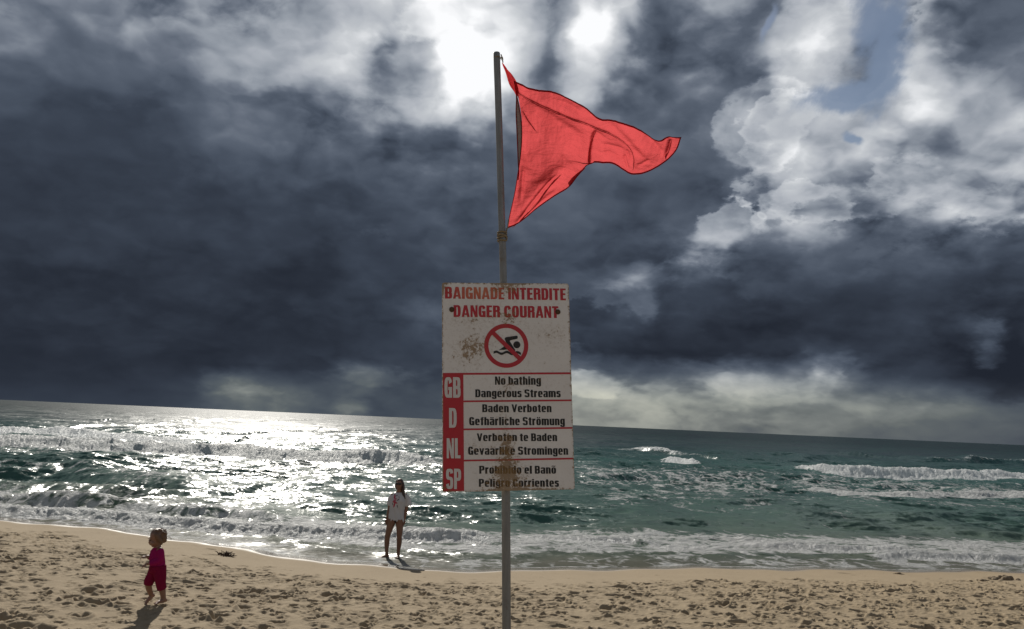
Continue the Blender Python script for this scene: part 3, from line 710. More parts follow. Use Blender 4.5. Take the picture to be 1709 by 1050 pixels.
bmesh.ops.recalc_face_normals(bm, faces=bm.faces)
me = bpy.data.meshes.new('notice_board'); bm.to_mesh(me); bm.free()
board = link('notice_board', me, MS_W, root)
board.matrix_local = Matrix.Translation(-root.location) @ SMW
def flat(name, polys, y, m, th=.0008):
    bm = bmesh.new()
    for P in polys:
        vs_ = [bm.verts.new((x_, y, z_)) for x_, z_ in P]; f = bm.faces.new(vs_); f.normal_update()
        if f.normal.y > 0: f.normal_flip()
        r = bmesh.ops.extrude_face_region(bm, geom=[f])
        bmesh.ops.translate(bm, verts=[v for v in r['geom'] if isinstance(v, bmesh.types.BMVert)], vec=(0, -th, 0))
        bm.faces.remove(f) if f.is_valid else None
    me = bpy.data.meshes.new(name); bm.to_mesh(me); bm.free()
    return link(name, me, m, board)
L_ = board_local
def quad(x0, y0, x1, y1, x2, y2, x3, y3): return [L_(x0, y0), L_(x1, y1), L_(x2, y2), L_(x3, y3)]
el_, er_ = -SW/2+.003, SW/2-.003
zt = L_(845, 623.8)[1]; 
def band(x0, x1, zc, hw): return [(x0, zc-hw), (x1, zc-hw), (x1, zc+hw), (x0, zc+hw)]
xc_l, xc_r = el_, L_(773.8, 720)[0]
zb = -SH/2+.004
flat('red_column', [[(xc_l, zb), (xc_r, zb), (xc_r, zt+.0045), (xc_l, zt+.0045)]], -.0042, MS_R)
flat('red_line', [band(xc_r+.0002, er_, zt, .0044)], -.0042, MS_R)
for yq in (669.2, 715.6, 767.2): flat('red_line', [band(xc_r+.0002, er_, L_(860, yq)[1], .0038)], -.0042, MS_R)
# prohibition roundel
cx, cz = L_(844.8, 577.2); Ro, Ri = 36.9*.6/214.5, 29.8*.6/214.5
rp = []
for k in range(72):
    a_, b_ = 2*PI*k/72, 2*PI*(k+1)/72
    rp.append([(cx+Ri*math.cos(a_), cz+Ri*math.sin(a_)), (cx+Ro*math.cos(a_), cz+Ro*math.sin(a_)), (cx+Ro*math.cos(b_), cz+Ro*math.sin(b_)), (cx+Ri*math.cos(b_), cz+Ri*math.sin(b_))])
flat('red_ring', rp, -.0042, MS_R)
u = Vector((math.cos(math.radians(-44.5)), math.sin(math.radians(-44.5)))); v = Vector((-u.y, u.x)); hw = .0098; Rj = Ri+.003
c2 = Vector((cx, cz)); flat('slash_bar', [[tuple(c2-u*Rj-v*hw), tuple(c2+u*Rj-v*hw), tuple(c2+u*Rj+v*hw), tuple(c2-u*Rj+v*hw)]], -.0056, MS_R)
zz = lambda pts: [L_(710+a_/5.526, 450+b_/5.526) for a_, b_ in pts]
arm = zz([(730, 645), (732, 632), (742, 625), (838, 611), (848, 614), (851, 628), (846, 640), (785, 653), (776, 660), (829, 745), (822, 752), (797, 742), (770, 738), (745, 738), (722, 742), (700, 741), (675, 745), (738, 700), (752, 692)])
hd = []
hcx, hcz = L_(710+842/5.526, 450+695/5.526)
for k in range(24): hd.append((hcx+5.9*.6/214.5*math.cos(k*PI/12), hcz+5.9*.6/214.5*math.sin(k*PI/12)))
wv = []
for k in range(29):
    s_ = k/28; wv.append((628+252*s_, 756+6*s_-9*math.sin(s_*PI*5.2)))
wave_poly = [zz([wv[k], wv[k+1], (wv[k+1][0], wv[k+1][1]+22), (wv[k][0], wv[k][1]+22)]) for k in range(28)]
sw = flat('swimmer_pictogram', [arm, hd]+wave_poly, -.0044, MS_K, .0006)

# lettering: condensed heavy block letters drawn as outlines on a 0..100 cell
# heavy condensed lettering, every glyph drawn from stems, bars and bowls (cap height 1)
ST, BR, XH = .20, .15, .80
def g_q(x0, y0, x1, y1, x2, y2, x3, y3): return [(x0, y0), (x1, y1), (x2, y2), (x3, y3)]
def g_v(x, y0, y1, w=ST): return [g_q(x, y0, x+w, y0, x+w, y1, x, y1)]
def g_h(y, x0, x1, b=BR): return [g_q(x0, y, x1, y, x1, y+b, x0, y+b)]
def g_d(xa, ya, xb, yb, w=ST*1.05): return [g_q(xa, ya, xa+w, ya, xb+w, yb, xb, yb)]
def g_arc(x0, x1, y0, y1, a0=0, a1=360, s=ST, b=BR, p=.62):
    cx, cy, rx, ry = (x0+x1)/2, (y0+y1)/2, (x1-x0)/2, (y1-y0)/2; n = max(3, int(abs(a1-a0)/15)); out_ = []
    def P(a, k): 
        c, d = math.cos(math.radians(a)), math.sin(math.radians(a)); q = p if k == 0 else .72
        return (cx+math.copysign(abs(c)**q, c)*(rx-k*s), cy+math.copysign(abs(d)**q, d)*(ry-k*b))
    for i in range(n):
        u, v = a0+(a1-a0)*i/n, a0+(a1-a0)*(i+1)/n; out_.append([P(u, 0), P(v, 0), P(v, 1), P(u, 1)])
    return out_
def g_bowl(x1, y0, y1, x0=0):
    m_ = (x0+x1)/2; return g_arc(x0, x1, y0, y1, -90, 90)+g_h(y0, x0, m_)+g_h(y1-BR, x0, m_)
def g_s(w, h): return g_arc(0, w, h*.455, h, 5, 270)+g_arc(0, w, 0, h*.455+BR, 90, -175)
def g_dots(w): return g_v(w*.5-.155, .86, 1.0, .12)+g_v(w*.5+.035, .86, 1.0, .12)
def glyph(c):
    W_ = .50; w = W_
    if c == 'B': return w, g_v(0, 0, 1)+g_bowl(w, 0, .57)+g_bowl(w-.015, .57-BR, 1)
    if c == 'D': return w, g_v(0, 0, 1)+g_bowl(w, 0, 1)
    if c == 'P': return w, g_v(0, 0, 1)+g_bowl(w, .40, 1)
    if c == 'R': return w, g_v(0, 0, 1)+g_bowl(w-.01, .46, 1)+g_v(w-ST, 0, .50)
    if c == 'A': return .56, g_d(0, 0, .17, 1, .17)+g_d(.39, 0, .22, 1, .17)+g_h(.18, .12, .44, .13)
    if c == 'I': return ST, g_v(0, 0, 1)
    if c == 'G': return w, g_arc(0, w, 0, 1, 20, 330)+g_v(w-ST, .0, .50)+g_h(.37, w*.5, w)
    if c == 'C': return w, g_arc(0, w, 0, 1, 15, 345)
    if c == 'O': return w, g_arc(0, w, 0, 1)
    if c == 'N': return w, g_v(0, 0, 1, .15)+g_v(w-.15, 0, 1, .15)+g_d(w-.19, 0, .02, 1, .17)
    if c == 'E': return .40, g_v(0, 0, 1)+g_h(0, 0, .40)+g_h(.44, 0, .37)+g_h(1-BR, 0, .40)
    if c == 'T': return .46, g_h(1-BR-.01, 0, .46, BR+.01)+g_v(.23-ST/2, 0, 1)
    if c == 'U': return w, g_v(0, .28, 1)+g_v(w-ST, .28, 1)+g_arc(0, w, 0, .56, 180, 360)
    if c == 'S': return w, g_s(w, 1)
    if c == 'L': return .39, g_v(0, 0, 1)+g_h(0, 0, .39)
    if c == 'V': return .54, g_d(.18, 0, 0, 1, .17)+g_d(.19, 0, .37, 1, .17)
    if c in 'aä':
        w = .45; r = g_v(w-ST, 0, .58)+g_arc(0, w, .36, XH, 0, 175, ST, .12)+g_arc(0, w-.02, 0, .48, 0, 360, ST*.9, .10)
        return w, r+(g_dots(w) if c == 'ä' else [])
    if c == 'b': return .46, g_v(0, 0, 1)+g_arc(0, .46, 0, XH, s=ST, b=.11)
    if c == 'd': return .46, g_v(.46-ST, 0, 1)+g_arc(0, .46, 0, XH, s=ST, b=.11)
    if c in 'oöõ':
        r = g_arc(0, .46, 0, XH, s=ST, b=.115)
        if c == 'ö': r = r+g_dots(.46)
        if c == 'õ': r = r+[g_q(.04, .87, .13, .93, .13, 1.03, .04, .96), g_q(.13, .93, .32, .88, .32, .98, .13, 1.03), g_q(.32, .88, .42, .95, .42, 1.04, .32, .98)]
        return .46, r
    if c == 'e': return .46, g_arc(0, .46, 0, XH, 0, 325, ST, .115)+g_h(.335, .1, .46, .10)
    if c == 'c': return .44, g_arc(0, .44, 0, XH, 20, 340, ST, .115)
    if c == 'g': return .46, g_v(.46-ST, .0, XH)+g_arc(0, .46, .10, XH, s=ST, b=.11)+g_arc(0, .46, -.21, .22, 175, 360, ST, .12)
    if c == 'n': return .46, g_v(0, 0, XH)+g_arc(0, .46, .25, XH, 0, 165, ST, .12)+g_v(.46-ST, 0, .53)
    if c == 'h': return .46, g_v(0, 0, 1)+g_arc(0, .46, .25, XH, 0, 165, ST, .12)+g_v(.46-ST, 0, .53)
    if c == 'm': return .72, g_v(0, 0, XH)+g_arc(0, .445, .25, XH, 0, 165, ST, .12)+g_v(.445-ST, 0, .53)+g_arc(.275, .72, .25, XH, 0, 150, ST, .12)+g_v(.72-ST, 0, .53)
    if c == 'u': return .46, g_v(.46-ST, 0, XH)+g_arc(0, .46, 0, .55, 180, 345, ST, .12)+g_v(0, .26, XH)
    if c == 'r': return .33, g_v(0, 0, XH)+g_arc(.0, .44, .30, XH, 62, 165, ST, .15)+g_v(.19, .58, .76, .12)
    if c == 't': return .31, g_v(.06, .06, .95)+g_h(.66, 0, .31, .12)+g_h(0, .10, .31, .12)
    if c == 'f': return .31, g_v(.06, 0, .92)+g_h(.66, 0, .31, .12)+g_h(.88, .12, .31, .12)
    if c == 'i': return ST, g_v(0, 0, XH)+g_v(0, .86, 1)
    if c == 'l': return ST, g_v(0, 0, 1)
    if c == 'k': return .47, g_v(0, 0, 1)+g_d(.12, .36, .29, XH, .17)+g_d(.30, 0, .13, .50, .17)
    if c == 's': return .42, g_s(.42, XH)
    if c == 'v': return .46, g_d(.145, 0, 0, XH, .16)+g_d(.155, 0, .30, XH, .16)
    return .2, []
def text_part(s, x0, x1, ytop, ybot, m, y=-.0046, mixed=False, gap=.065):
    x = 0; polys = []
    for c in s:
        if c == ' ': x += .22; continue
        w, P = glyph(c)
        polys += [[(px_+x, py_) for px_, py_ in q] for q in P]; x += w+gap
    tot = x-gap; V_, F_ = [], []
    p00 = L_(x0, ybot[0]); p10 = L_(x1, ybot[1]); p01 = L_(x0, ytop[0]); p11 = L_(x1, ytop[1])
    for k, q in enumerate(polys):
        o_ = len(V_)
        for px_, py_ in q:
            a_ = px_/tot; bz_ = p00[1]+(p10[1]-p00[1])*a_; tz_ = p01[1]+(p11[1]-p01[1])*a_
            V_.append((p00[0]+(p10[0]-p00[0])*a_, y-.00004*(k % 11), bz_+(tz_-bz_)*py_))
        F_.append(tuple(range(o_, o_+len(q))))
    me = pymesh('lettering', V_, F_); bm = bmesh.new(); bm.from_mesh(me)
    for f in bm.faces:
        f.normal_update()
        if f.normal.y > 0: f.normal_flip()
    bm.to_mesh(me); bm.free()
    return link('lettering', me, m, board)
Z2 = lambda a_: 610+a_/4.567
X2 = lambda a_: 710+a_/4.567
def t1(s, x0, x1, yt, yb, m=MS_RF): text_part(s, x0, x1, yt, yb, m)
t1('BAIGNADE INTERDITE', 742.6, 944.2, (479.0, 482.0), (498.6, 501.6))
t1('DANGER COURANT', 757.0, 932.0, (509.6, 511.6), (529.2, 531.2))
for s, x0, x1, y0, y1 in [('GB', 145, 268, 90, 247), ('D', 180, 238, 325, 475), ('NL', 162, 267, 555, 708), ('SP', 157, 272, 787, 942)]:
    text_part(s, X2(x0), X2(x1), (Z2(y0),)*2, (Z2(y1),)*2, MS_G, y=-.0060)
for s, x0, x1, y0, y1 in [('No bathing', 530, 880, 85, 148), ('Dangerous Streams', 380, 1030, 183, 243), ('Baden Verboten', 433, 960, 297, 357), ('Gefhärliche Strömung', 333, 1062, 394, 456),
                          ('Verboten te Baden', 392, 1003, 518, 577), ('Gevaarlike Stromingen', 325, 1087, 619, 681), ('Prohibido el Banõ', 410, 995, 765, 825), ('Peligro Corrientes', 407, 1017, 865, 925)]:
    text_part(s, X2(x0), X2(x1), (Z2(y0),)*2, (Z2(y1),)*2, MS_K)
# bolts
mbolt, t_, b = mat('rusty_bolt', (.09, .06, .035), .7, .4)
t_.put(b.inputs['Base Color'], t_.mix(t_.noise(t_.new('ShaderNodeTexCoord').outputs['Object'], 220, 4, .6), (.035, .025, .016, 1), (.17, .10, .05, 1)))
for a_, b_ in ((243, 370), (1220, 392)):
    x_, z_ = L_(710+a_/5.526, 450+b_/5.526); bm = bmesh.new()
    bmesh.ops.create_cone(bm, cap_ends=True, segments=24, radius1=.0125, radius2=.0115, depth=.003, matrix=Matrix.Translation((x_, -.0065, z_)) @ Matrix.Rotation(PI/2, 4, 'X'))
    bmesh.ops.create_cone(bm, cap_ends=True, segments=6, radius1=.0072, radius2=.0066, depth=.006, matrix=Matrix.Translation((x_, -.0108, z_)) @ Matrix.Rotation(PI/2, 4, 'X'))
    me = bpy.data.meshes.new('bolt'); bm.to_mesh(me); bm.free(); link('bolt', me, mbolt, board)
# clamp straps behind the board hold it to the pole
for pz in (500, 790):
    x_, z_ = L_(843, pz); bm = bmesh.new()
    for k in range(14):
        a_, b_ = PI*k/14, PI*(k+1)/14
        pts = [(x_+.024*math.cos(q), .030+.024*math.sin(q)) for q in (a_, b_)]+[(x_+.0205*math.cos(q), .030+.0205*math.sin(q)) for q in (b_, a_)]
        lo = [bm.verts.new((p[0], p[1], z_-.012)) for p in pts]; hi = [bm.verts.new((p[0], p[1], z_+.012)) for p in pts]
        bm.faces.new(lo); bm.faces.new(hi[::-1])
        for i in range(4): bm.faces.new((lo[i], hi[i], hi[(i+1) % 4], lo[(i+1) % 4]))
    bmesh.ops.create_cube(bm, size=1, matrix=Matrix.Translation((x_+.030, .017, z_)) @ Matrix.Diagonal((.016, .025, .024, 1)))
    bmesh.ops.create_cube(bm, size=1, matrix=Matrix.Translation((x_-.030, .017, z_)) @ Matrix.Diagonal((.016, .025, .024, 1)))
    me = bpy.data.meshes.new('clamp'); bm.to_mesh(me); bm.free(); link('clamp', me, mpole, board)

# ------------------------------------------------------------------ flag
FL = Vector(on_sign_plane(838, 100, back=BACK)); 
flag = empty('flag', FL, 'red triangular flag blowing to the right from the top of the pole', 'flag')
mfl, t_, b = mat('red_cloth', (.6, .03, .04), .8)
def cloth_mat(name, c1, c2, tcol, trans=.62):
    m = bpy.data.materials.new(name); m.use_nodes = True; t_ = NT(m.node_tree); t_.n.clear()
    tc = t_.new('ShaderNodeTexCoord').outputs['Object']
    n1_ = t_.noise(tc, 9, 4, .6); wr = t_.noise(t_.vmath('MULTIPLY', tc, (9, 9, 30)), 1.0, 6, .62, .8); wv_ = t_.noise(tc, 900, 2, .5)
    wr2 = t_.noise(t_.vmath('MULTIPLY', tc, (40, 40, 12)), 1.0, 4, .6, .5)
    nm = t_.bump(t_.math('ADD', t_.math('ADD', t_.math('MULTIPLY', wr, .010), t_.math('MULTIPLY', wr2, .003)), t_.math('MULTIPLY', wv_, .0004)), 1.0, 1.0)
    d1 = t_.new('ShaderNodeBsdfDiffuse'); t_.put(d1.inputs[0], t_.mix(n1_, c1, c2)); t_.put(d1.inputs[2], nm)
    d2 = t_.new('ShaderNodeBsdfTranslucent'); t_.put(d2.inputs[0], t_.mix(t_.mrange(n1_, .3, .7, 0, .5), tcol, tuple(q*.8 for q in tcol[:3])+(1,))); t_.put(d2.inputs[1], nm)
    mx = t_.new('ShaderNodeMixShader'); mx.inputs[0].default_value = trans
    t_.l.new(d1.outputs[0], mx.inputs[1]); t_.l.new(d2.outputs[0], mx.inputs[2])
    t_.l.new(mx.outputs[0], t_.new('ShaderNodeOutputMaterial').inputs[0]); return m
MF = cloth_mat('red_cloth', (.50, .03, .04, 1), (.60, .045, .055, 1), (.70, .095, .10, 1))
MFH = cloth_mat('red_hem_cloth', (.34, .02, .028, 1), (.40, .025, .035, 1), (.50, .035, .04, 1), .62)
MFS = cloth_mat('canvas_sleeve', (.42, .36, .33, 1), (.36, .30, .28, 1), (.35, .25, .22, 1), .3)
zf = lambda pts: np.array([(800+a_/3.18, 70+b_/3.18) for a_, b_ in pts])
top_e = catmull(zf([(186, 208), (260, 238), (400, 290), (500, 345), (570, 382), (630, 418), (700, 422), (800, 434), (870, 458), (940, 500), (975, 505), (1000, 490), (1025, 482), (1040, 486)]), 200)
bot_e = catmull(zf([(148, 990), (200, 968), (300, 895), (400, 830), (465, 788), (520, 720), (572, 662), (650, 648), (720, 645), (770, 668), (820, 687), (880, 682), (950, 652), (1020, 605), (1060, 560), (1088, 487)]), 200)
hoist = catmull(zf([(196, 288), (192, 360), (196, 470), (200, 560), (203, 640), (206, 700), (190, 800), (168, 900), (148, 990)]), 120)
hoist_in = catmull(zf([(186, 208), (197, 270), (214, 350), (226, 440), (226, 530), (218, 620), (206, 700), (190, 800), (168, 900), (148, 990)]), 120)
NU, NV = 260, 130
uu = np.linspace(0, 1, NU)**1.0; vv = np.linspace(0, 1, NV)
def samp(c, u_): i = u_*(len(c)-1); return np.stack([np.interp(i, np.arange(len(c)), c[:, k]) for k in (0, 1)], -1)
U, Vv = np.meshgrid(uu, vv)
Tp = samp(top_e, U.ravel()).reshape(NV, NU, 2); Bp = samp(bot_e, U.ravel()).reshape(NV, NU, 2)
P2 = Bp+(Tp-Bp)*Vv[..., None]
# the hoist side bulges: blend in the measured hoist curve (bottom -> top = reversed)
H2 = samp(hoist_in[::-1], vv); line = (Bp[:, 0]+(Tp[:, 0]-Bp[:, 0])*vv[:, None]); 
ho = H2-line
P2 += ho[:, None, :]*((1-U)**3.0)[..., None]
def polydist(P, L):
    best = np.full(P.shape[:-1], 1e9); sg = np.zeros(P.shape[:-1]); al = np.zeros(P.shape[:-1]); tot = 0
    for a_, b_ in zip(L[:-1], L[1:]):
        e = b_-a_; l2 = (e**2).sum(); tt = np.clip(((P-a_)@e)/l2, 0, 1); q = P-(a_+tt[..., None]*e); d = np.hypot(q[..., 0], q[..., 1])
        cr_ = e[0]*q[..., 1]-e[1]*q[..., 0]; mk = d < best
        best = np.where(mk, d, best); sg = np.where(mk, np.sign(cr_), sg); al = np.where(mk, tot+tt*math.sqrt(l2), al); tot += math.sqrt(l2)
    return best, sg, al/tot
dep = np.zeros((NV, NU))
F1 = catmull(zf([(196, 262), (330, 345), (450, 412), (600, 468), (720, 505), (790, 540), (822, 578), (832, 620), (822, 655)]), 40)
F2 = catmull(zf([(604, 480), (588, 520), (580, 570), (578, 655)]), 20)
def stepf(L, w, a_, fade0=.1, fade1=.1, reach=30):
    d, s, al = polydist(P2, L); env = ss(0, fade0, al)*(1-ss(1-fade1, 1, al))*np.exp(-(d/reach)**2)
    return a_*env*np.tanh(s*d/w)
def ridge(L, w, a_, fade=.25):
    d, s, al = polydist(P2, L); return a_*ss(0, fade, al)*(1-ss(1-fade, 1, al)+.0)*np.exp(-(d/w)**2)
dep += stepf(F1, 2.4, .012, .05, .08, 26)
dep += stepf(F2, 2.4, -.010, .15, .02, 24)
for pts, w, a_ in [([(215, 350), (260, 420), (305, 480)], 2.2, .006), ([(205, 300), (330, 400), (470, 500), (560, 540)], 7, .010), ([(190, 975), (280, 860), (370, 760), (420, 720)], 2.6, .010), ([(165, 985), (300, 880), (420, 790)], 4, .008),
                   ([(215, 860), (225, 760), (232, 650)], 3, .010), ([(300, 300), (420, 340), (560, 420)], 4, .007), ([(430, 620), (440, 650)], 2, .004), ([(760, 600), (790, 640), (800, 660)], 2.2, .008),
                   ([(780, 570), (800, 620)], 1.8, .006), ([(1030, 490), (1020, 540), (1000, 600)], 3.2, .014), ([(640, 430), (760, 480), (850, 560), (930, 620)], 6, .008), ([(880, 470), (960, 540), (1000, 590)], 5, .008), ([(240, 480), (250, 600), (300, 720)], 8, -.008), ([(560, 690), (500, 770)], 4, .010),
                   ([(620, 560), (700, 565), (780, 580)], 2.5, .004), ([(610, 600), (700, 600), (760, 620)], 2.2, .003), ([(850, 640), (930, 600)], 3, .006)]:
    dep += ridge(catmull(zf(pts), 20), w, a_)
dep *= 1.7
for pts, w, a_ in [([(200, 330), (330, 430), (470, 540), (590, 600)], 16, .030), ([(230, 520), (300, 640), (330, 780)], 17, -.026), ([(180, 940), (300, 800), (430, 700), (520, 640)], 12, .026), ([(300, 260), (430, 330), (600, 410)], 10, .018), ([(640, 600), (740, 590), (800, 640)], 12, .020), ([(700, 440), (800, 480), (900, 560), (960, 610)], 12, -.022)]:
    dep += ridge(catmull(zf(pts), 20), w, a_)
dep += .050*np.sin((P2[..., 0]-860)/52+.5*np.sin(P2[..., 1]/40))*ss(850, 930, P2[..., 0])+.004*fbm(P2[..., 0]/16, P2[..., 1]/30, 3, 4)+.0016*fbm(P2[..., 0]/5, P2[..., 1]/9, 3, 8)
RD = np.array([ray(a_, b_) for a_, b_ in P2.reshape(-1, 2)]); P0_ = SC-nrm_s*(BACK-.004)
tt = ((P0_-CC)@nrm_s)/(RD@nrm_s); cosn = 1/np.abs(RD@nrm_s)
P3 = CC+RD*tt[:, None]; grow = ss(0, .25, U.ravel())
P3 = P3+nrm_s*dep.ravel()[:, None]
P3g = P3.reshape(NV, NU, 3)
me = grid_mesh('cloth', P3g[..., 0]-FL.x, P3g[..., 1]-FL.y, P3g[..., 2]-FL.z)
cloth = link('cloth', me, MF, flag, True)
def strip(name, inner, outer, m, offs=.0025, cnt=2):
    """a doubled strip of cloth: thin closed band between two lines of points"""
    V_, F_ = [], []; n = len(inner)
    for a_, b_ in zip(inner, outer):
        for s_ in (1, -1):
            for p in (a_, b_): V_.append(tuple(np.asarray(p)+nrm_s*offs*s_-np.array(FL)))
    for i in range(n-1):
        o_ = i*4; F_ += [(o_, o_+1, o_+5, o_+4), (o_+2, o_+6, o_+7, o_+3), (o_+1, o_+3, o_+7, o_+5), (o_, o_+4, o_+6, o_+2)]
    F_ += [(0, 2, 3, 1), (n*4-4, n*4-3, n*4-1, n*4-2)]
    return link(name, pymesh(name, V_, F_), m, flag, True)
def inward(edge, nb, w): 
    d = nb-edge; L = np.linalg.norm(d, axis=1, keepdims=True)+1e-9; return edge+d/L*w
hw = .0062
te, tn = P3g[-1], P3g[-8]; be, bn = P3g[0], P3g[7]
strip('hem', inward(te, tn, hw), te-(tn-te)*0.02, MFH); strip('hem', inward(be, bn, hw), be-(bn-be)*.02, MFH)
tipv = P3g[:, -1]; strip('hem', inward(tipv, P3g[:, -8], hw), tipv, MFH)
# cloth doubled over along the main folds
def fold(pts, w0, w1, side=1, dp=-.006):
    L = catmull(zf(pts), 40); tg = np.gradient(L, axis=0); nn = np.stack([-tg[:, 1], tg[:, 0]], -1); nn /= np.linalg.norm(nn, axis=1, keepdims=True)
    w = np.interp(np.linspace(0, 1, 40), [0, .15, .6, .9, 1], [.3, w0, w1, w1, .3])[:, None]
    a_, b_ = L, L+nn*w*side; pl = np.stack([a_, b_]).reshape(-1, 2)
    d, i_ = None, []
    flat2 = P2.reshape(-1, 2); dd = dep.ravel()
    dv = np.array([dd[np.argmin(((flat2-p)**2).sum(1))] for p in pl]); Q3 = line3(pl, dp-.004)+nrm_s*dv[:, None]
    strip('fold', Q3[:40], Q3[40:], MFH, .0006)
def line3(c2, dpt): return np.array([CC+(lambda d: d*(np.dot(P0_-CC, nrm_s)/np.dot(d, nrm_s)))(ray(*p)) for p in c2])+nrm_s*dpt
fold([(206, 262), (330, 338), (450, 404), (600, 460), (720, 498), (790, 534), (824, 575), (834, 620), (826, 660)], 4.2, 3.6, 1)
fold([(604, 482), (590, 520), (582, 570), (580, 655)], 1.8, 3.0, 1)
fold([(560, 675), (520, 720), (468, 782)], 4.0, 7.0, 1)
fold([(176, 985), (280, 880), (375, 765), (420, 722)], 1.6, 1.8, 1)
fold([(1034, 492), (1024, 540), (1004, 600)], 3.0, 3.5, 1)
fold([(226, 370), (255, 420), (300, 480)], 1.0, .9, 1)
# pale sleeve along the hoist, on the far side of the cloth, seen beside it
def line3(c2, dpt): return np.array([CC+(lambda d: d*(np.dot(P0_-CC, nrm_s)/np.dot(d, nrm_s)))(ray(*p)) for p in c2])+nrm_s*dpt
a3, b3 = line3(hoist, .002), line3(hoist_in, .002)
strip('hoist_sleeve', b3[3:78], a3[3:78]*.999+b3[3:78]*.001, MFS, .0012)
k_ = slice(0, 118); strip('hem', line3(hoist_in-np.array([0, 0]), .004)[k_], line3(hoist_in+np.array([-1.3, 0]), .004)[k_], MFH, .001)
strip('hem', line3(hoist, .004)[2:76], line3(hoist+np.array([1.5, 0]), .004)[2:76], MFH, .001)
# gathered and twisted upper corner running up to the tie
tl = catmull(zf([(120, 112), (128, 140), (142, 175), (162, 225), (182, 262), (197, 300)]), 24); tr_ = catmull(zf([(123, 110), (142, 132), (164, 160), (182, 192), (196, 214), (212, 268)]), 24)
V_, F_ = [], []
for i in range(24):
    for j in range(9):
        s_ = j/8; p = tl[i]+(tr_[i]-tl[i])*s_; q = line3([p], .010*math.sin(s_*PI*3+i*.35)*min(1, i/5))[0]-np.array(FL); V_.append(tuple(q))
for i in range(23):
    for j in range(8): F_.append((i*9+j, i*9+j+1, (i+1)*9+j+1, (i+1)*9+j))
link('gathered_corner', pymesh('gathered_corner', V_, F_), MFH, flag, True)
mrope, t_, b = mat('rope', (.30, .24, .16), .9)
tc = t_.new('ShaderNodeTexCoord').outputs['Object']; t_.put(b.inputs['Base Color'], t_.mix(t_.noise(tc, 160, 4, .6), (.06, .055, .045, 1), (.40, .31, .19, 1)))
def coil(zpx, turns, pitch, rr, rad, extra):
    c = np.array(on_sign_plane(*zpx, back=BACK)); path = []
    n = int(turns*20)
    for k in range(n):
        a_ = 2*PI*k/20; path.append(Vector((c[0]+rr*math.cos(a_)*1.0, c[1]+rr*math.sin(a_), c[2]-pitch*k/20+.004*math.sin(a_*1.3+1)+extra*math.sin(a_*.5))))
    me = tube_mesh('tie_rope', path, rad, 8); o = link('tie_rope', me, mrope, flag, True); me.transform(Matrix.Translation(-FL)); return o
coil((830.4, 97), 1.1, .005, .0185, .0022, .003); coil((838.0, 389), 4.5, .0048, .0215, .0036, .006); coil((838.6, 396), 2.0, .006, .0215, .0038, .012)
for a_, b_ in (((836, 92), (839, 106)), ((838, 96), (838.4, 103)), ((846, 381), (841, 392)), ((849, 367), (843, 394))):
    pA, pB = line3([a_], .006)[0], line3([b_], .010)[0]; mid_p = (pA+pB)/2+np.array([.002, 0, -.001])
    me = tube_mesh('tie_rope', [Vector(pA), Vector(mid_p), Vector(pB)], .0028, 8); link('tie_rope', me, mrope, flag, True); me.transform(Matrix.Translation(-FL))

print('T flag', _t.process_time())
# ------------------------------------------------------------------ people
def add_limb(bm, path, radii, seg=14, asp=None, ref=(0, 1, 0), ends=True):
    """closed tapered limb through joints; asp = list of (wide, deep) multipliers"""
    P = [Vector(p) for p in path]
    n = 6*(len(P)-1)+1
    C_ = [Vector(q) for q in catmull(np.array([list(p) for p in P]), n)]
    d = np.r_[0, np.cumsum([ (P[i+1]-P[i]).length for i in range(len(P)-1)])]; u = np.linspace(0, d[-1], n)
    Rr = np.interp(u, d, radii)
    As = [(1, 1)]*len(P) if asp is None else asp
    A1 = np.interp(u, d, [a[0] for a in As]); A2 = np.interp(u, d, [a[1] for a in As])
    rings = []
    rf = Vector(ref)
    def ring(c, tg, r, a1, a2):
        a = rf.cross(tg); a = a.normalized() if a.length > 1e-4 else Vector((1, 0, 0)); b_ = tg.cross(a).normalized()
        return [bm.verts.new(c+a*math.cos(2*PI*k/seg)*r*a1+b_*math.sin(2*PI*k/seg)*r*a2) for k in range(seg)]
    for i in range(n):
        tg = (C_[min(i+1, n-1)]-C_[max(i-1, 0)]).normalized()
        if i == 0 and ends:
            for q in (80, 55, 30): rings.append(ring(C_[0]-tg*Rr[0]*min(A1[0], A2[0])*math.sin(math.radians(q)), tg, Rr[0]*math.cos(math.radians(q)), A1[0], A2[0]))
        rings.append(ring(C_[i], tg, Rr[i], A1[i], A2[i]))
        if i == n-1 and ends:
            for q in (30, 55, 80): rings.append(ring(C_[-1]+tg*Rr[-1]*min(A1[-1], A2[-1])*math.sin(math.radians(q)), tg, Rr[-1]*math.cos(math.radians(q)), A1[-1], A2[-1]))
    for a, b_ in zip(rings[:-1], rings[1:]):
        for k in range(seg): bm.faces.new((a[k], a[(k+1) % seg], b_[(k+1) % seg], b_[k]))
    bm.faces.new(rings[0][::-1]); bm.faces.new(rings[-1])
def add_ball(bm, c, r, rot=None):
    M_ = Matrix.Translation(c) @ (rot.to_4x4() if rot else Matrix.Identity(4)) @ Matrix.Diagonal((r[0], r[1], r[2], 1))
    bmesh.ops.create_uvsphere(bm, u_segments=20, v_segments=14, radius=1, matrix=M_)
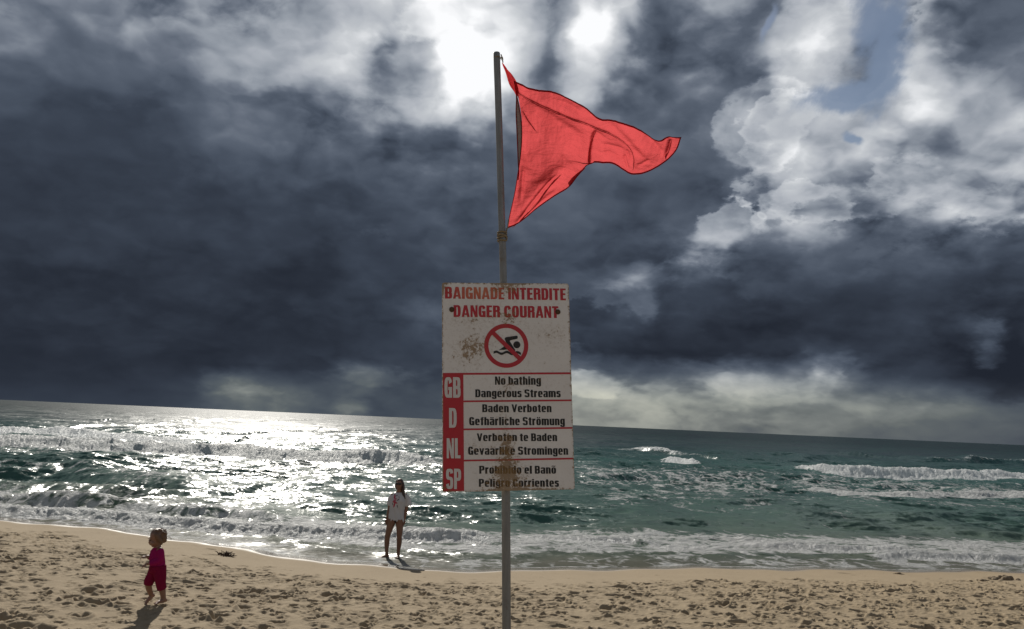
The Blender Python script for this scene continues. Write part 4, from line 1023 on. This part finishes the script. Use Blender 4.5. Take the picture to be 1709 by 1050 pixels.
def remeshed(name, bm, voxel, m, parent, smooth=4):
    bmesh.ops.recalc_face_normals(bm, faces=bm.faces)
    me = bpy.data.meshes.new(name); bm.to_mesh(me); bm.free()
    o = bpy.data.objects.new(name, me); col.objects.link(o)
    r = o.modifiers.new('r', 'REMESH'); r.mode = 'VOXEL'; r.voxel_size = voxel
    s = o.modifiers.new('s', 'SMOOTH'); s.factor = .5; s.iterations = smooth
    dg = bpy.context.evaluated_depsgraph_get(); me2 = bpy.data.meshes.new_from_object(o.evaluated_get(dg))
    bpy.data.objects.remove(o); bpy.data.meshes.remove(me)
    return link(name, me2, m, parent, True)
def skin(name, c):
    m, t_, b = mat(name, c, .5); b.inputs['Subsurface Weight'].default_value = .05; b.inputs['Subsurface Radius'].default_value = (.02, .008, .005)
    tc = t_.new('ShaderNodeTexCoord').outputs['Object']
    t_.put(b.inputs['Base Color'], t_.mix(t_.noise(tc, 14, 4, .6), tuple(c)+(1,), tuple(q*.78 for q in c)+(1,))); return m
def fabric(name, c, tr=.0):
    m, t_, b = mat(name, c, .85, spec=.2)
    tc = t_.new('ShaderNodeTexCoord').outputs['Object']; n_ = t_.noise(t_.vmath('MULTIPLY', tc, (14, 14, 7)), 1.0, 4, .6, .6)
    t_.put(b.inputs['Base Color'], t_.mix(t_.noise(tc, 8, 3, .5), tuple(c)+(1,), tuple(q*.88 for q in c)+(1,)))
    t_.put(b.inputs['Normal'], t_.bump(n_, .8, .03))
    if tr:
        tl_ = t_.new('ShaderNodeBsdfTranslucent'); tl_.inputs[0].default_value = tuple(c)+(1,); mx = t_.new('ShaderNodeMixShader'); mx.inputs[0].default_value = tr
        out = [n for n in t_.n if n.type == 'OUTPUT_MATERIAL'][0]; t_.l.new(b.outputs[0], mx.inputs[1]); t_.l.new(tl_.outputs[0], mx.inputs[2]); t_.l.new(mx.outputs[0], out.inputs[0])
    return m
def hairmat(name, c):
    m, t_, b = mat(name, c, .45)
    tc = t_.new('ShaderNodeTexCoord').outputs['Object']; n_ = t_.noise(t_.vmath('MULTIPLY', tc, (160, 160, 14)), 1.0, 4, .6, .4)
    t_.put(b.inputs['Base Color'], t_.mix(n_, tuple(q*.6 for q in c)+(1,), tuple(min(1, q*1.5) for q in c)+(1,))); t_.put(b.inputs['Normal'], t_.bump(n_, .8, .006)); return m
def hand(bm, wrist, dirv, palm_n, size=1.0, curl=.35, thumb_side=1):
    """palm, four curled fingers of unequal length and a side thumb"""
    w = Vector(wrist); d = Vector(dirv).normalized(); n = Vector(palm_n); n = (n-d*n.dot(d)).normalized(); s = d.cross(n)*thumb_side
    L = .085*size
    add_limb(bm, [w-d*.01*size, w+d*L*.55, w+d*L], [.026*size, .036*size, .036*size], 12, [(1, .75), (1, .42), (1.05, .36)], ref=n)
    for k, (o_, ln) in enumerate(zip((.030, .011, -.009, -.028), (.066, .075, .070, .054))):
        b0 = w+d*(L*.85)+s*o_*size; r = .0085*size; ln *= size; q = b0; dr = d.copy(); pts = [q-d*.02*size, q]
        for j, fr in enumerate((.45, .32, .23)):
            dr = (dr+n*curl*(1+.12*k)).normalized(); q = q+dr*ln*fr; pts.append(q)
        add_limb(bm, pts, [r, r, r*.97, r*.9, r*.8], 8, ref=s)
    tb = w+d*L*.30+s*.026*size; dr = (d*.75+s*.7+n*.25).normalized(); p1 = tb+dr*.030*size; p2 = p1+(d*.95+s*.15+n*.3).normalized()*.030*size
    add_limb(bm, [w+d*L*.2+s*.010*size, tb, p1, p2], [.015*size, .013*size, .0105*size, .0085*size], 8, ref=n)
def foot(bm, ankle, heading, size=1.0, toe_drop=0.0, h=.065):
    a = Vector(ankle); d = Vector(heading).normalized(); up = Vector((0, 0, 1)); s = d.cross(up).normalized()
    sole = a-up*h*size
    dd = (d-up*toe_drop).normalized()
    add_limb(bm, [a+up*.03*size, a-d*.01*size-up*.02*size, sole-d*.035*size+up*.028*size], [.036*size, .036*size, .030*size], 12, ref=(d.x, d.y, 0))
    add_limb(bm, [sole-d*.03*size+up*.03*size, a+dd*.03*size-up*.035*size, sole+dd*.10*size+up*.026*size, sole+dd*.145*size+up*.018*size], [.032*size, .036*size, .032*size, .022*size], 12, [(1, .9), (1, .9), (1.25, .72), (1.6, .7)], ref=s.cross(d))
    for k, o_ in enumerate((-.030, -.013, .002, .016, .029)):
        tl_ = (.165, .168, .162, .155, .146)[k]*size
        add_limb(bm, [sole+dd*.125*size+s*o_*size+up*.016*size, sole+dd*tl_+s*o_*size*1.05+up*.012*size], [.011*size if k else .014*size]*2, 8)

M_EYE = mat('eye_white', (.7, .68, .65), .2)[0]; M_IRIS = mat('iris', (.05, .03, .02), .2)[0]
def face_detail(bm, hc, R3, sc):
    """nose, brow, lips, chin and ears on a head centred at hc; local: -y forward, z up"""
    T = lambda x, y, z: hc+R3 @ Vector((x*sc, y*sc, z*sc))
    add_limb(bm, [T(0, -.088, .018), T(0, -.102, -.012), T(0, -.106, -.024)], [.006*sc, .009*sc, .012*sc], 8, ref=(1, 0, 0))
    for s_ in (-1, 1):
        add_limb(bm, [T(s_*.014, -.094, .032), T(s_*.034, -.088, .036), T(s_*.052, -.072, .03)], [.006*sc, .007*sc, .006*sc], 8, ref=(0, 0, 1))
        add_limb(bm, [T(s_*.074, .004, .020), T(s_*.081, .012, .0), T(s_*.075, .006, -.024)], [.011*sc, .012*sc, .008*sc], 8, [(.5, 1)]*3, ref=(1, 0, 0))
        add_ball(bm, T(s_*.036, -.070, -.022), (.020*sc, .018*sc, .020*sc))
    add_limb(bm, [T(-.022, -.087, -.052), T(0, -.096, -.048), T(.022, -.087, -.052)], [.004*sc, .006*sc, .004*sc], 8, ref=(0, 0, 1))
    add_limb(bm, [T(-.018, -.087, -.058), T(0, -.094, -.060), T(.018, -.087, -.058)], [.004*sc, .0065*sc, .004*sc], 8, ref=(0, 0, 1))
    add_ball(bm, T(0, -.074, -.086), (.022*sc, .018*sc, .018*sc))

# --- woman at the water's edge
wf = on_beach(655, 929); WX = on_level(665.5, 930, 0)
wp = on_level(665.5, 931.0, -.002)
woman = empty('person', (wp[0], wp[1], wp[2]), 'woman in a white printed t-shirt and sunglasses standing barefoot at the water edge', 'person')
woman.rotation_euler = (0, math.radians(-3.4), 0)
S_SKIN = skin('tanned_skin', (.24, .12, .072))
bm = bmesh.new()
hc = Vector((.010, -.015, 1.515)); HR_ = Matrix.Rotation(math.radians(3), 3, 'Y') @ Matrix.Rotation(math.radians(-8), 3, 'Z')
add_ball(bm, hc+Vector((0, .012, .022)), (.074, .092, .088)); add_ball(bm, hc+HR_ @ Vector((0, -.022, -.030)), (.060, .068, .078)); face_detail(bm, hc, HR_, 1.0)
add_limb(bm, [(0, .03, 1.30), (.005, .015, 1.36), (.01, .005, 1.45)], [.062, .052, .054], 14)
add_limb(bm, [(-.055, .005, .84), (-.058, .0, .92), (-.04, -.002, 1.05), (-.015, 0, 1.17), (0, .01, 1.27), (0, .02, 1.325)], [.145, .135, .112, .128, .135, .085], 20, [(1.12, .74), (1.15, .76), (1.1, .78), (1.15, .78), (1.12, .68), (1.1, .6)], ref=(0, 1, 0))
for sx_ in (-1, 1): add_ball(bm, (sx_*.062-.012, -.082, 1.19), (.056, .050, .054))
# arms
aL = [(-.135, .01, 1.285), (-.175, .012, 1.20), (-.205, .02, 1.04), (-.225, 0, .92), (-.250, -.012, .80)]
aR = [(.135, .01, 1.285), (.165, .012, 1.20), (.160, .02, 1.03), (.140, 0, .90), (.118, -.02, .775)]
for A in (aL, aR): add_limb(bm, A, [.050, .043, .036, .034, .024], 12)
hand(bm, aL[-1], (-.10, -.10, -1), (.6, -.7, 0), .92, .30, 1)
hand(bm, aR[-1], (-.18, -.10, -1), (-.6, -.7, 0), .92, .30, -1)
# legs
add_limb(bm, [(-.120, .005, .86), (-.150, 0, .76), (-.195, -.015, .60), (-.240, -.020, .42), (-.252, .010, .30), (-.258, .02, .17), (-.258, .02, .075)], [.092, .092, .072, .054, .055, .040, .032], 16)
add_limb(bm, [(.010, .005, .86), (.015, 0, .76), (.020, -.02, .60), (.012, -.025, .42), (.008, .008, .30), (-.008, .02, .17), (-.014, .02, .075)], [.092, .092, .072, .054, .055, .040, .032], 16)
foot(bm, (-.258, .02, .075), (-.75, -.62, 0), 1.0); foot(bm, (-.014, .02, .075), (-.12, -1, 0), 1.0)
remeshed('body', bm, .0048, S_SKIN, woman, 3)
# t-shirt
M_SHIRT = fabric('white_cotton', (.74, .73, .74), .28)
bm = bmesh.new()
add_limb(bm, [(-.050, .0, .775), (-.052, 0, .86), (-.042, 0, 1.0), (-.018, 0, 1.14), (-.002, .004, 1.24), (0, .014, 1.305), (0, .02, 1.335)], [.165, .160, .152, .156, .158, .125, .072], 28, [(1.06, .74), (1.06, .76), (1.05, .78), (1.06, .86), (1.08, .74), (1.15, .66), (1.1, .9)], ref=(0, 1, 0), ends=False)
for sx_ in (-1, 1): add_ball(bm, (sx_*.060-.012, -.085, 1.18), (.064, .056, .066))
add_limb(bm, [(-.105, .012, 1.275), (-.155, .012, 1.235), (-.186, .012, 1.145), (-.200, .014, 1.075)], [.066, .066, .066, .062], 18, ends=False)
add_limb(bm, [(.105, .012, 1.275), (.158, .012, 1.235), (.190, .012, 1.14), (.205, .014, 1.06)], [.066, .068, .070, .068], 18, ends=False)
add_limb(bm, [(-.02, 0, .80), (.06, 0, .79)], [.05, .07], 12)
shirt = remeshed('t_shirt', bm, .006, M_SHIRT, woman, 3)
# ragged hem: let it hang unevenly
co = np.zeros(len(shirt.data.vertices)*3); shirt.data.vertices.foreach_get('co', co); co = co.reshape(-1, 3)
lowv = 1-ss(.76, .92, co[:, 2]); co[:, 2] += lowv*(.016*np.sin(co[:, 0]*42)+.012*np.sin(co[:, 0]*95+1)); co[:, 1] += .006*np.sin(co[:, 0]*60+co[:, 2]*14)*(1-ss(1.0, 1.3, co[:, 2]))
shirt.data.vertices.foreach_set('co', co.ravel()); shirt.data.update()
# print on the chest
from mathutils.bvhtree import BVHTree
def decal(name, polys, target, m, parent, y_off=.004):
    if len(polys) > 1:
        for P in polys: decal(name, [P], target, m, parent, y_off)
        return
    bv_ = BVHTree.FromPolygons([v.co for v in target.data.vertices], [p.vertices[:] for p in target.data.polygons]); bm = bmesh.new()
    for P in polys:
        P = [Vector((x_, 0, z_)) for x_, z_ in P]; c = sum(P, Vector())/len(P); fr = []
        for k in range(3):
            s_ = (k)/2
            fr.append([c.lerp(p, s_) for p in P] if k else [c])
        def down(p):
            h = bv_.ray_cast(Vector((p.x, -1, p.z)), Vector((0, 1, 0)))
            return Vector((p.x, (h[0].y if h[0] else -.12)-y_off, p.z))
        vc = bm.verts.new(down(c)); r1 = [bm.verts.new(down(p)) for p in fr[1]]; r2 = [bm.verts.new(down(p)) for p in fr[2]]; n = len(P)
        for i in range(n):
            j = (i+1) % n; bm.faces.new((vc, r1[i], r1[j])); bm.faces.new((r1[i], r2[i], r2[j], r1[j]))
    me = bpy.data.meshes.new(name); bm.to_mesh(me); bm.free(); return link(name, me, m, parent, False)
K = lambda a_, b_: ((a_-390)/467-.0, (875-b_)/467)
def stroke(a_, b_, w0, w1):
    a_, b_ = Vector(K(*a_)), Vector(K(*b_)); d = (b_-a_).normalized(); n = Vector((-d.y, d.x)); mid = (a_+b_)/2
    return [tuple(a_-d*w0), tuple(a_-n*w0), tuple(mid-n*max(w0, w1)*1.15), tuple(b_-n*w1), tuple(b_+d*w1), tuple(b_+n*w1), tuple(mid+n*max(w0, w1)*1.15), tuple(a_+n*w0)]
m_pr, _, _ = mat('red_print', (.42, .03, .07), .7); m_pd, _, _ = mat('dark_print', (.05, .05, .075), .7)
decal('shirt_print', [stroke((355, 265), (350, 325), .012, .016), stroke((340, 330), (380, 345), .014, .010), stroke((368, 300), (352, 375), .012, .008), stroke((352, 350), (344, 385), .010, .006)], shirt, m_pr, woman)
decal('shirt_print', [stroke((385, 268), (360, 280), .005, .004), stroke((400, 305), (378, 322), .008, .004), stroke((330, 345), (338, 362), .006, .006), stroke((380, 365), (385, 388), .007, .004), stroke((352, 258), (348, 268), .004, .004), stroke((392, 285), (405, 290), .004, .004)], shirt, m_pd, woman, .0045)
# briefs
bm = bmesh.new()
add_limb(bm, [(-.056, .004, .87), (-.056, .004, .83), (-.056, .004, .79)], [.138, .142, .112], 20, [(1.17, .80), (1.17, .80), (.9, .75)])
remeshed('swim_briefs', bm, .006, fabric('black_swimwear', (.02, .018, .025)), woman, 3)
# hair
M_HW = hairmat('brown_hair', (.055, .028, .016))
bm = bmesh.new()
add_ball(bm, hc+Vector((.002, .022, .034)), (.086, .098, .092))
add_limb(bm, [hc+Vector((.050, .02, .03)), hc+Vector((.078, .012, -.05)), hc+Vector((.085, -.01, -.14)), hc+Vector((.098, -.035, -.23)), hc+Vector((.128, -.05, -.30))], [.045, .036, .034, .030, .010], 12)
add_limb(bm, [hc+Vector((.02, .06, .0)), hc+Vector((.05, .07, -.12)), hc+Vector((.07, .05, -.24))], [.07, .055, .03], 12)
add_limb(bm, [hc+Vector((-.05, .03, .03)), hc+Vector((-.072, .03, -.03)), hc+Vector((-.06, .06, -.10))], [.040, .028, .02], 12)
h_ = remeshed('hair', bm, .006, M_HW, woman, 2)
# clear the face: push hair in front of the face back into the head
hv = h_.data; co = np.zeros(len(hv.vertices)*3); hv.vertices.foreach_get('co', co); co = co.reshape(-1, 3)
msk = (co[:, 1] < hc.y-.035) & (np.abs(co[:, 0]-hc.x+.006) < .058) & (co[:, 2] < hc.z+.075) & (co[:, 2] > hc.z-.12); co[msk, 1] = hc.y-.02
hv.vertices.foreach_set('co', co.ravel()); hv.update()
# sunglasses
m_sg, _, b = mat('dark_lens', (.012, .010, .012), .12)
bm = bmesh.new()
for s_ in (-1, 1):
    add_ball(bm, hc+HR_ @ Vector((s_*.034, -.090, .016)), (.030, .008, .024), (HR_ @ Matrix.Rotation(s_*.35, 3, 'Z')))
    add_limb(bm, [hc+HR_ @ Vector((s_*.062, -.078, .022)), hc+HR_ @ Vector((s_*.078, -.03, .022)), hc+HR_ @ Vector((s_*.080, .01, .016))], [.004, .0035, .003], 8)
add_limb(bm, [hc+HR_ @ Vector((-.012, -.099, .02)), hc+HR_ @ Vector((.012, -.099, .02))], [.0035, .0035], 8)
me = bpy.data.meshes.new('sunglasses'); bm.to_mesh(me); bm.free(); link('sunglasses', me, m_sg, woman, True)

# --- toddler running on the sand
tp = on_beach(258+14, 1011); 
tod = empty('person', (tp[0], tp[1], float(beach_z(tp[0:1], tp[1:2])[0])+.004), 'toddler with short fair hair in a pink top and red trousers trotting over the sand', 'person')
# local origin under the standing foot; K2 turns the reading into metres
tod.scale = (1.1, 1.1, 1.1); tod.rotation_euler = (0, math.radians(-5.6), 0); k2 = .80/742
def T2(a_, b_, y=0.0): return Vector(((a_-462)*k2, y, (850-b_)*k2))
SK2 = skin('child_skin', (.27, .14, .09))
bm = bmesh.new()
hc = T2(394, 205, -.01); HT = .96*Matrix.Rotation(math.radians(-6), 3, 'Y') @ Matrix.Rotation(math.radians(-52), 3, 'Z') @ Matrix.Rotation(math.radians(14), 3, 'X')
add_ball(bm, hc+HT @ Vector((0, .012, .018)), (.065, .080, .075)); add_ball(bm, hc+HT @ Vector((0, -.028, -.028)), (.052, .052, .056))
face_detail(bm, hc, HT, .80)
for s_ in (-1, 1): add_ball(bm, hc+HT @ Vector((s_*.032, -.058, -.036)), (.024, .024, .026))
add_limb(bm, [T2(400, 310, .01), T2(398, 275, .01), T2(398, 245, .0)], [.042, .034, .036], 12)
add_limb(bm, [T2(410, 505), T2(402, 440), T2(400, 370), T2(400, 325, .005)], [.068, .070, .066, .052], 18, [(1.05, .9), (1.03, 1.0), (1.05, .82), (1.2, .7)])
# arms: far one held up in front, near one bent across
aF = [T2(368, 330, .035), T2(345, 375, .055), T2(350, 400, .02), T2(322, 385, -.02), T2(312, 380, -.03)]
aN = [T2(432, 330, -.02), T2(452, 372, -.040), T2(448, 415, -.055), T2(400, 435, -.085), T2(345, 442, -.10)]
add_limb(bm, aF, [.032, .028, .026, .021, .016], 12); add_limb(bm, aN, [.034, .030, .026, .024, .017], 12)
hand(bm, aF[-1], (-1, -.3, .05), (0, .2, -1), .52, .5, 1); hand(bm, aN[-1], (-1, -.25, -.35), (.2, .5, -1), .52, .5, 1)
lF = [T2(375, 500, .025), T2(345, 570, .02), T2(318, 635, .0), T2(312, 690, .02), T2(322, 755, .045)]
lN = [T2(432, 500, -.01), T2(440, 580, -.02), T2(447, 650, -.025), T2(458, 720, -.01), T2(466, 795, 0)]
for L in (lF, lN): add_limb(bm, L, [.050, .046, .036, .033, .025], 14)
foot(bm, lF[-1], (-.60, -.5, 0), .66, 1.3, .055); foot(bm, lN[-1], (-.50, -.85, 0), .66)
remeshed('body', bm, .0036, SK2, tod, 3)
M_TOP = fabric('pink_jersey', (.33, .006, .10), .12); M_TR = fabric('crimson_cotton', (.22, .004, .040), .12)
bm = bmesh.new()
add_limb(bm, [T2(406, 490), T2(402, 440), T2(400, 375), T2(400, 330, .004), T2(400, 303, .008)], [.076, .078, .073, .060, .040], 20, [(1.05, .92), (1.03, 1.0), (1.05, .84), (1.2, .76), (1.1, .9)], ends=False)
add_limb(bm, aF[:4], [.040, .036, .033, .027], 14, ends=False); add_limb(bm, aN[:4]+[T2(366, 440, -.095)], [.042, .037, .034, .030, .025], 14, ends=False)
remeshed('long_sleeved_top', bm, .0048, M_TOP, tod, 3)
bm = bmesh.new()
add_limb(bm, [T2(406, 475), T2(406, 510), T2(406, 545)], [.083, .084, .076], 20, [(1.06, .95), (1.08, .98), (1.1, .9)], ends=False)
add_limb(bm, [T2(376, 510, .02), T2(350, 570, .018), T2(322, 625, .0), T2(314, 655, .003)], [.066, .062, .052, .048], 16, ends=False)
add_limb(bm, [T2(432, 510, -.01), T2(440, 580, -.02), T2(448, 650, -.024), T2(454, 705, -.012)], [.066, .062, .052, .048], 16, ends=False)
remeshed('trousers', bm, .0048, M_TR, tod, 3)
bm = bmesh.new()
add_ball(bm, hc+HT @ Vector((0, .022, .030)), (.070, .080, .066)); add_ball(bm, hc+HT @ Vector((0, .040, -.022)), (.062, .047, .060))
for s_ in (-1, 1): add_limb(bm, [hc+HT @ Vector((s_*.062, .0, .03)), hc+HT @ Vector((s_*.070, .008, -.02)), hc+HT @ Vector((s_*.064, .014, -.078))], [.032, .028, .014], 10)
add_limb(bm, [hc+HT @ Vector((0, .06, .0)), hc+HT @ Vector((0, .062, -.075))], [.045, .024], 12, [(1.4, .7)]*2)
rh = random.Random(3)
for q in range(70):
    a_, e_ = rh.uniform(0, 2*PI), rh.uniform(-.45, .95); d_ = Vector((math.cos(a_)*math.cos(e_), math.sin(a_)*math.cos(e_), math.sin(e_)))
    if d_.y < -.12: continue
    p = Vector((d_.x*.073, d_.y*.084+.020, d_.z*.070+.030)); dn_ = (Vector((d_.x, d_.y, 0))*.7+Vector((rh.gauss(0, .35), rh.gauss(0, .35), -.8 if e_ < .7 else -.35))).normalized()
    add_limb(bm, [hc+HT @ p, hc+HT @ (p+dn_*.016+d_*.004), hc+HT @ (p+dn_*.034+d_*.001)], [.011, .008, .003], 6)
h_ = remeshed('hair', bm, .0045, hairmat('fair_hair', (.13, .07, .038)), tod, 2)
hv = h_.data; co = np.zeros(len(hv.vertices)*3); hv.vertices.foreach_get('co', co); co = co.reshape(-1, 3)
HI = np.array(HT)/1.0; HI = HI/.96; lc = (co-np.array(hc)) @ HI
msk = (lc[:, 1] < -.03) & (np.abs(lc[:, 0]) < .055) & (lc[:, 2] < .042); lc[msk, 1] = np.maximum(lc[msk, 1], -.02)
co = lc @ HI.T+np.array(hc); hv.vertices.foreach_set('co', co.ravel()); hv.update()
for s_ in (-1, 1):
    bm = bmesh.new(); add_ball(bm, hc+HT @ Vector((s_*.025, -.071, .004)), (.008, .006, .006)); me = bpy.data.meshes.new('eye'); bm.to_mesh(me); bm.free(); link('eye', me, M_IRIS, tod, True)

# ------------------------------------------------------------------ small things lying on the sand
m_wd, t_, b = mat('dark_seaweed', (.06, .035, .02), .85)
tc = t_.new('ShaderNodeTexCoord').outputs['Object']; t_.put(b.inputs['Base Color'], t_.mix(t_.noise(tc, 40, 4, .6), (.022, .014, .008, 1), (.11, .065, .035, 1)))
def weed(px, py, w, h, label, m_=m_wd, cat='seaweed', name='seaweed_clump'):
    P = on_beach(px, py); o = None
    r_ = random.Random(int(px)); V_, F_ = [], []
    bm = bmesh.new()
    for k in range(46):
        a_, q = r_.uniform(0, 2*PI), r_.uniform(0, 1)**.6; x_, y_ = w*.5*q*math.cos(a_), w*.30*q*math.sin(a_); z_ = h*(1-q*q)*r_.uniform(.3, 1)
        pts = [(x_, y_, 0)]; d_ = Vector((r_.gauss(0, 1), r_.gauss(0, 1), .5)).normalized()
        p = Vector((x_, y_, z_*.5))
        for j in range(4): d_ = (d_+Vector((r_.gauss(0, .5), r_.gauss(0, .5), r_.gauss(-.1, .4)))).normalized(); p = p+d_*w*.09; p.z = max(p.z, .002); pts.append(tuple(p))
        add_limb(bm, pts, [.006, .009, .008, .006, .003], 6, [(1, .5)]*5)
    bmesh.ops.recalc_face_normals(bm, faces=bm.faces)
    me = bpy.data.meshes.new(name); bm.to_mesh(me); bm.free()
    o = link(name, me, m_, None, True); o.location = (P[0], P[1], float(beach_z(P[0:1], P[1:2])[0])-.004)
    return tag(o, label, cat)
weed(375, 928, .34, .05, 'dark brown clump of seaweed on smooth sand between the toddler and the woman')
def clod(px, py, w, h, label):
    P = on_beach(px, py); bm = bmesh.new(); r_ = random.Random(int(px*3))
    for k in range(26):
        x_, y_ = r_.gauss(0, .28)*w, r_.gauss(0, .16)*w; q = math.exp(-(x_/w/.4)**2-(y_/w/.3)**2)
        add_ball(bm, (x_, y_, -.01+h*.3*q), (w*r_.uniform(.05, .13), w*r_.uniform(.05, .10), h*(.25+.55*q)*r_.uniform(.6, 1)))
    o = remeshed('sand_clod', bm, .010, M_CL, None, 1); o.location = (P[0], P[1], float(beach_z(P[0:1], P[1:2])[0]))
    return tag(o, label, 'sand clod')
M_CL, t_, b = mat('heaped_sand', (.26, .19, .125), .95)
tc = t_.new('ShaderNodeTexCoord').outputs['Object']; nn = t_.noise(tc, 30, 5, .7); t_.put(b.inputs['Base Color'], t_.mix(nn, (.16, .115, .07, 1), (.32, .245, .155, 1))); t_.put(b.inputs['Normal'], t_.bump(nn, .9, .03))
clod(1680, 968, .60, .11, 'low heaped clod of damp sand at the far right edge of the beach')
clod(1640, 971, .34, .05, 'small clod of sand just left of the bigger heap at the far right')
clod(1500, 958, .24, .05, 'small flat clod of sand near the water edge on the right')
print('T end', _t.process_time())
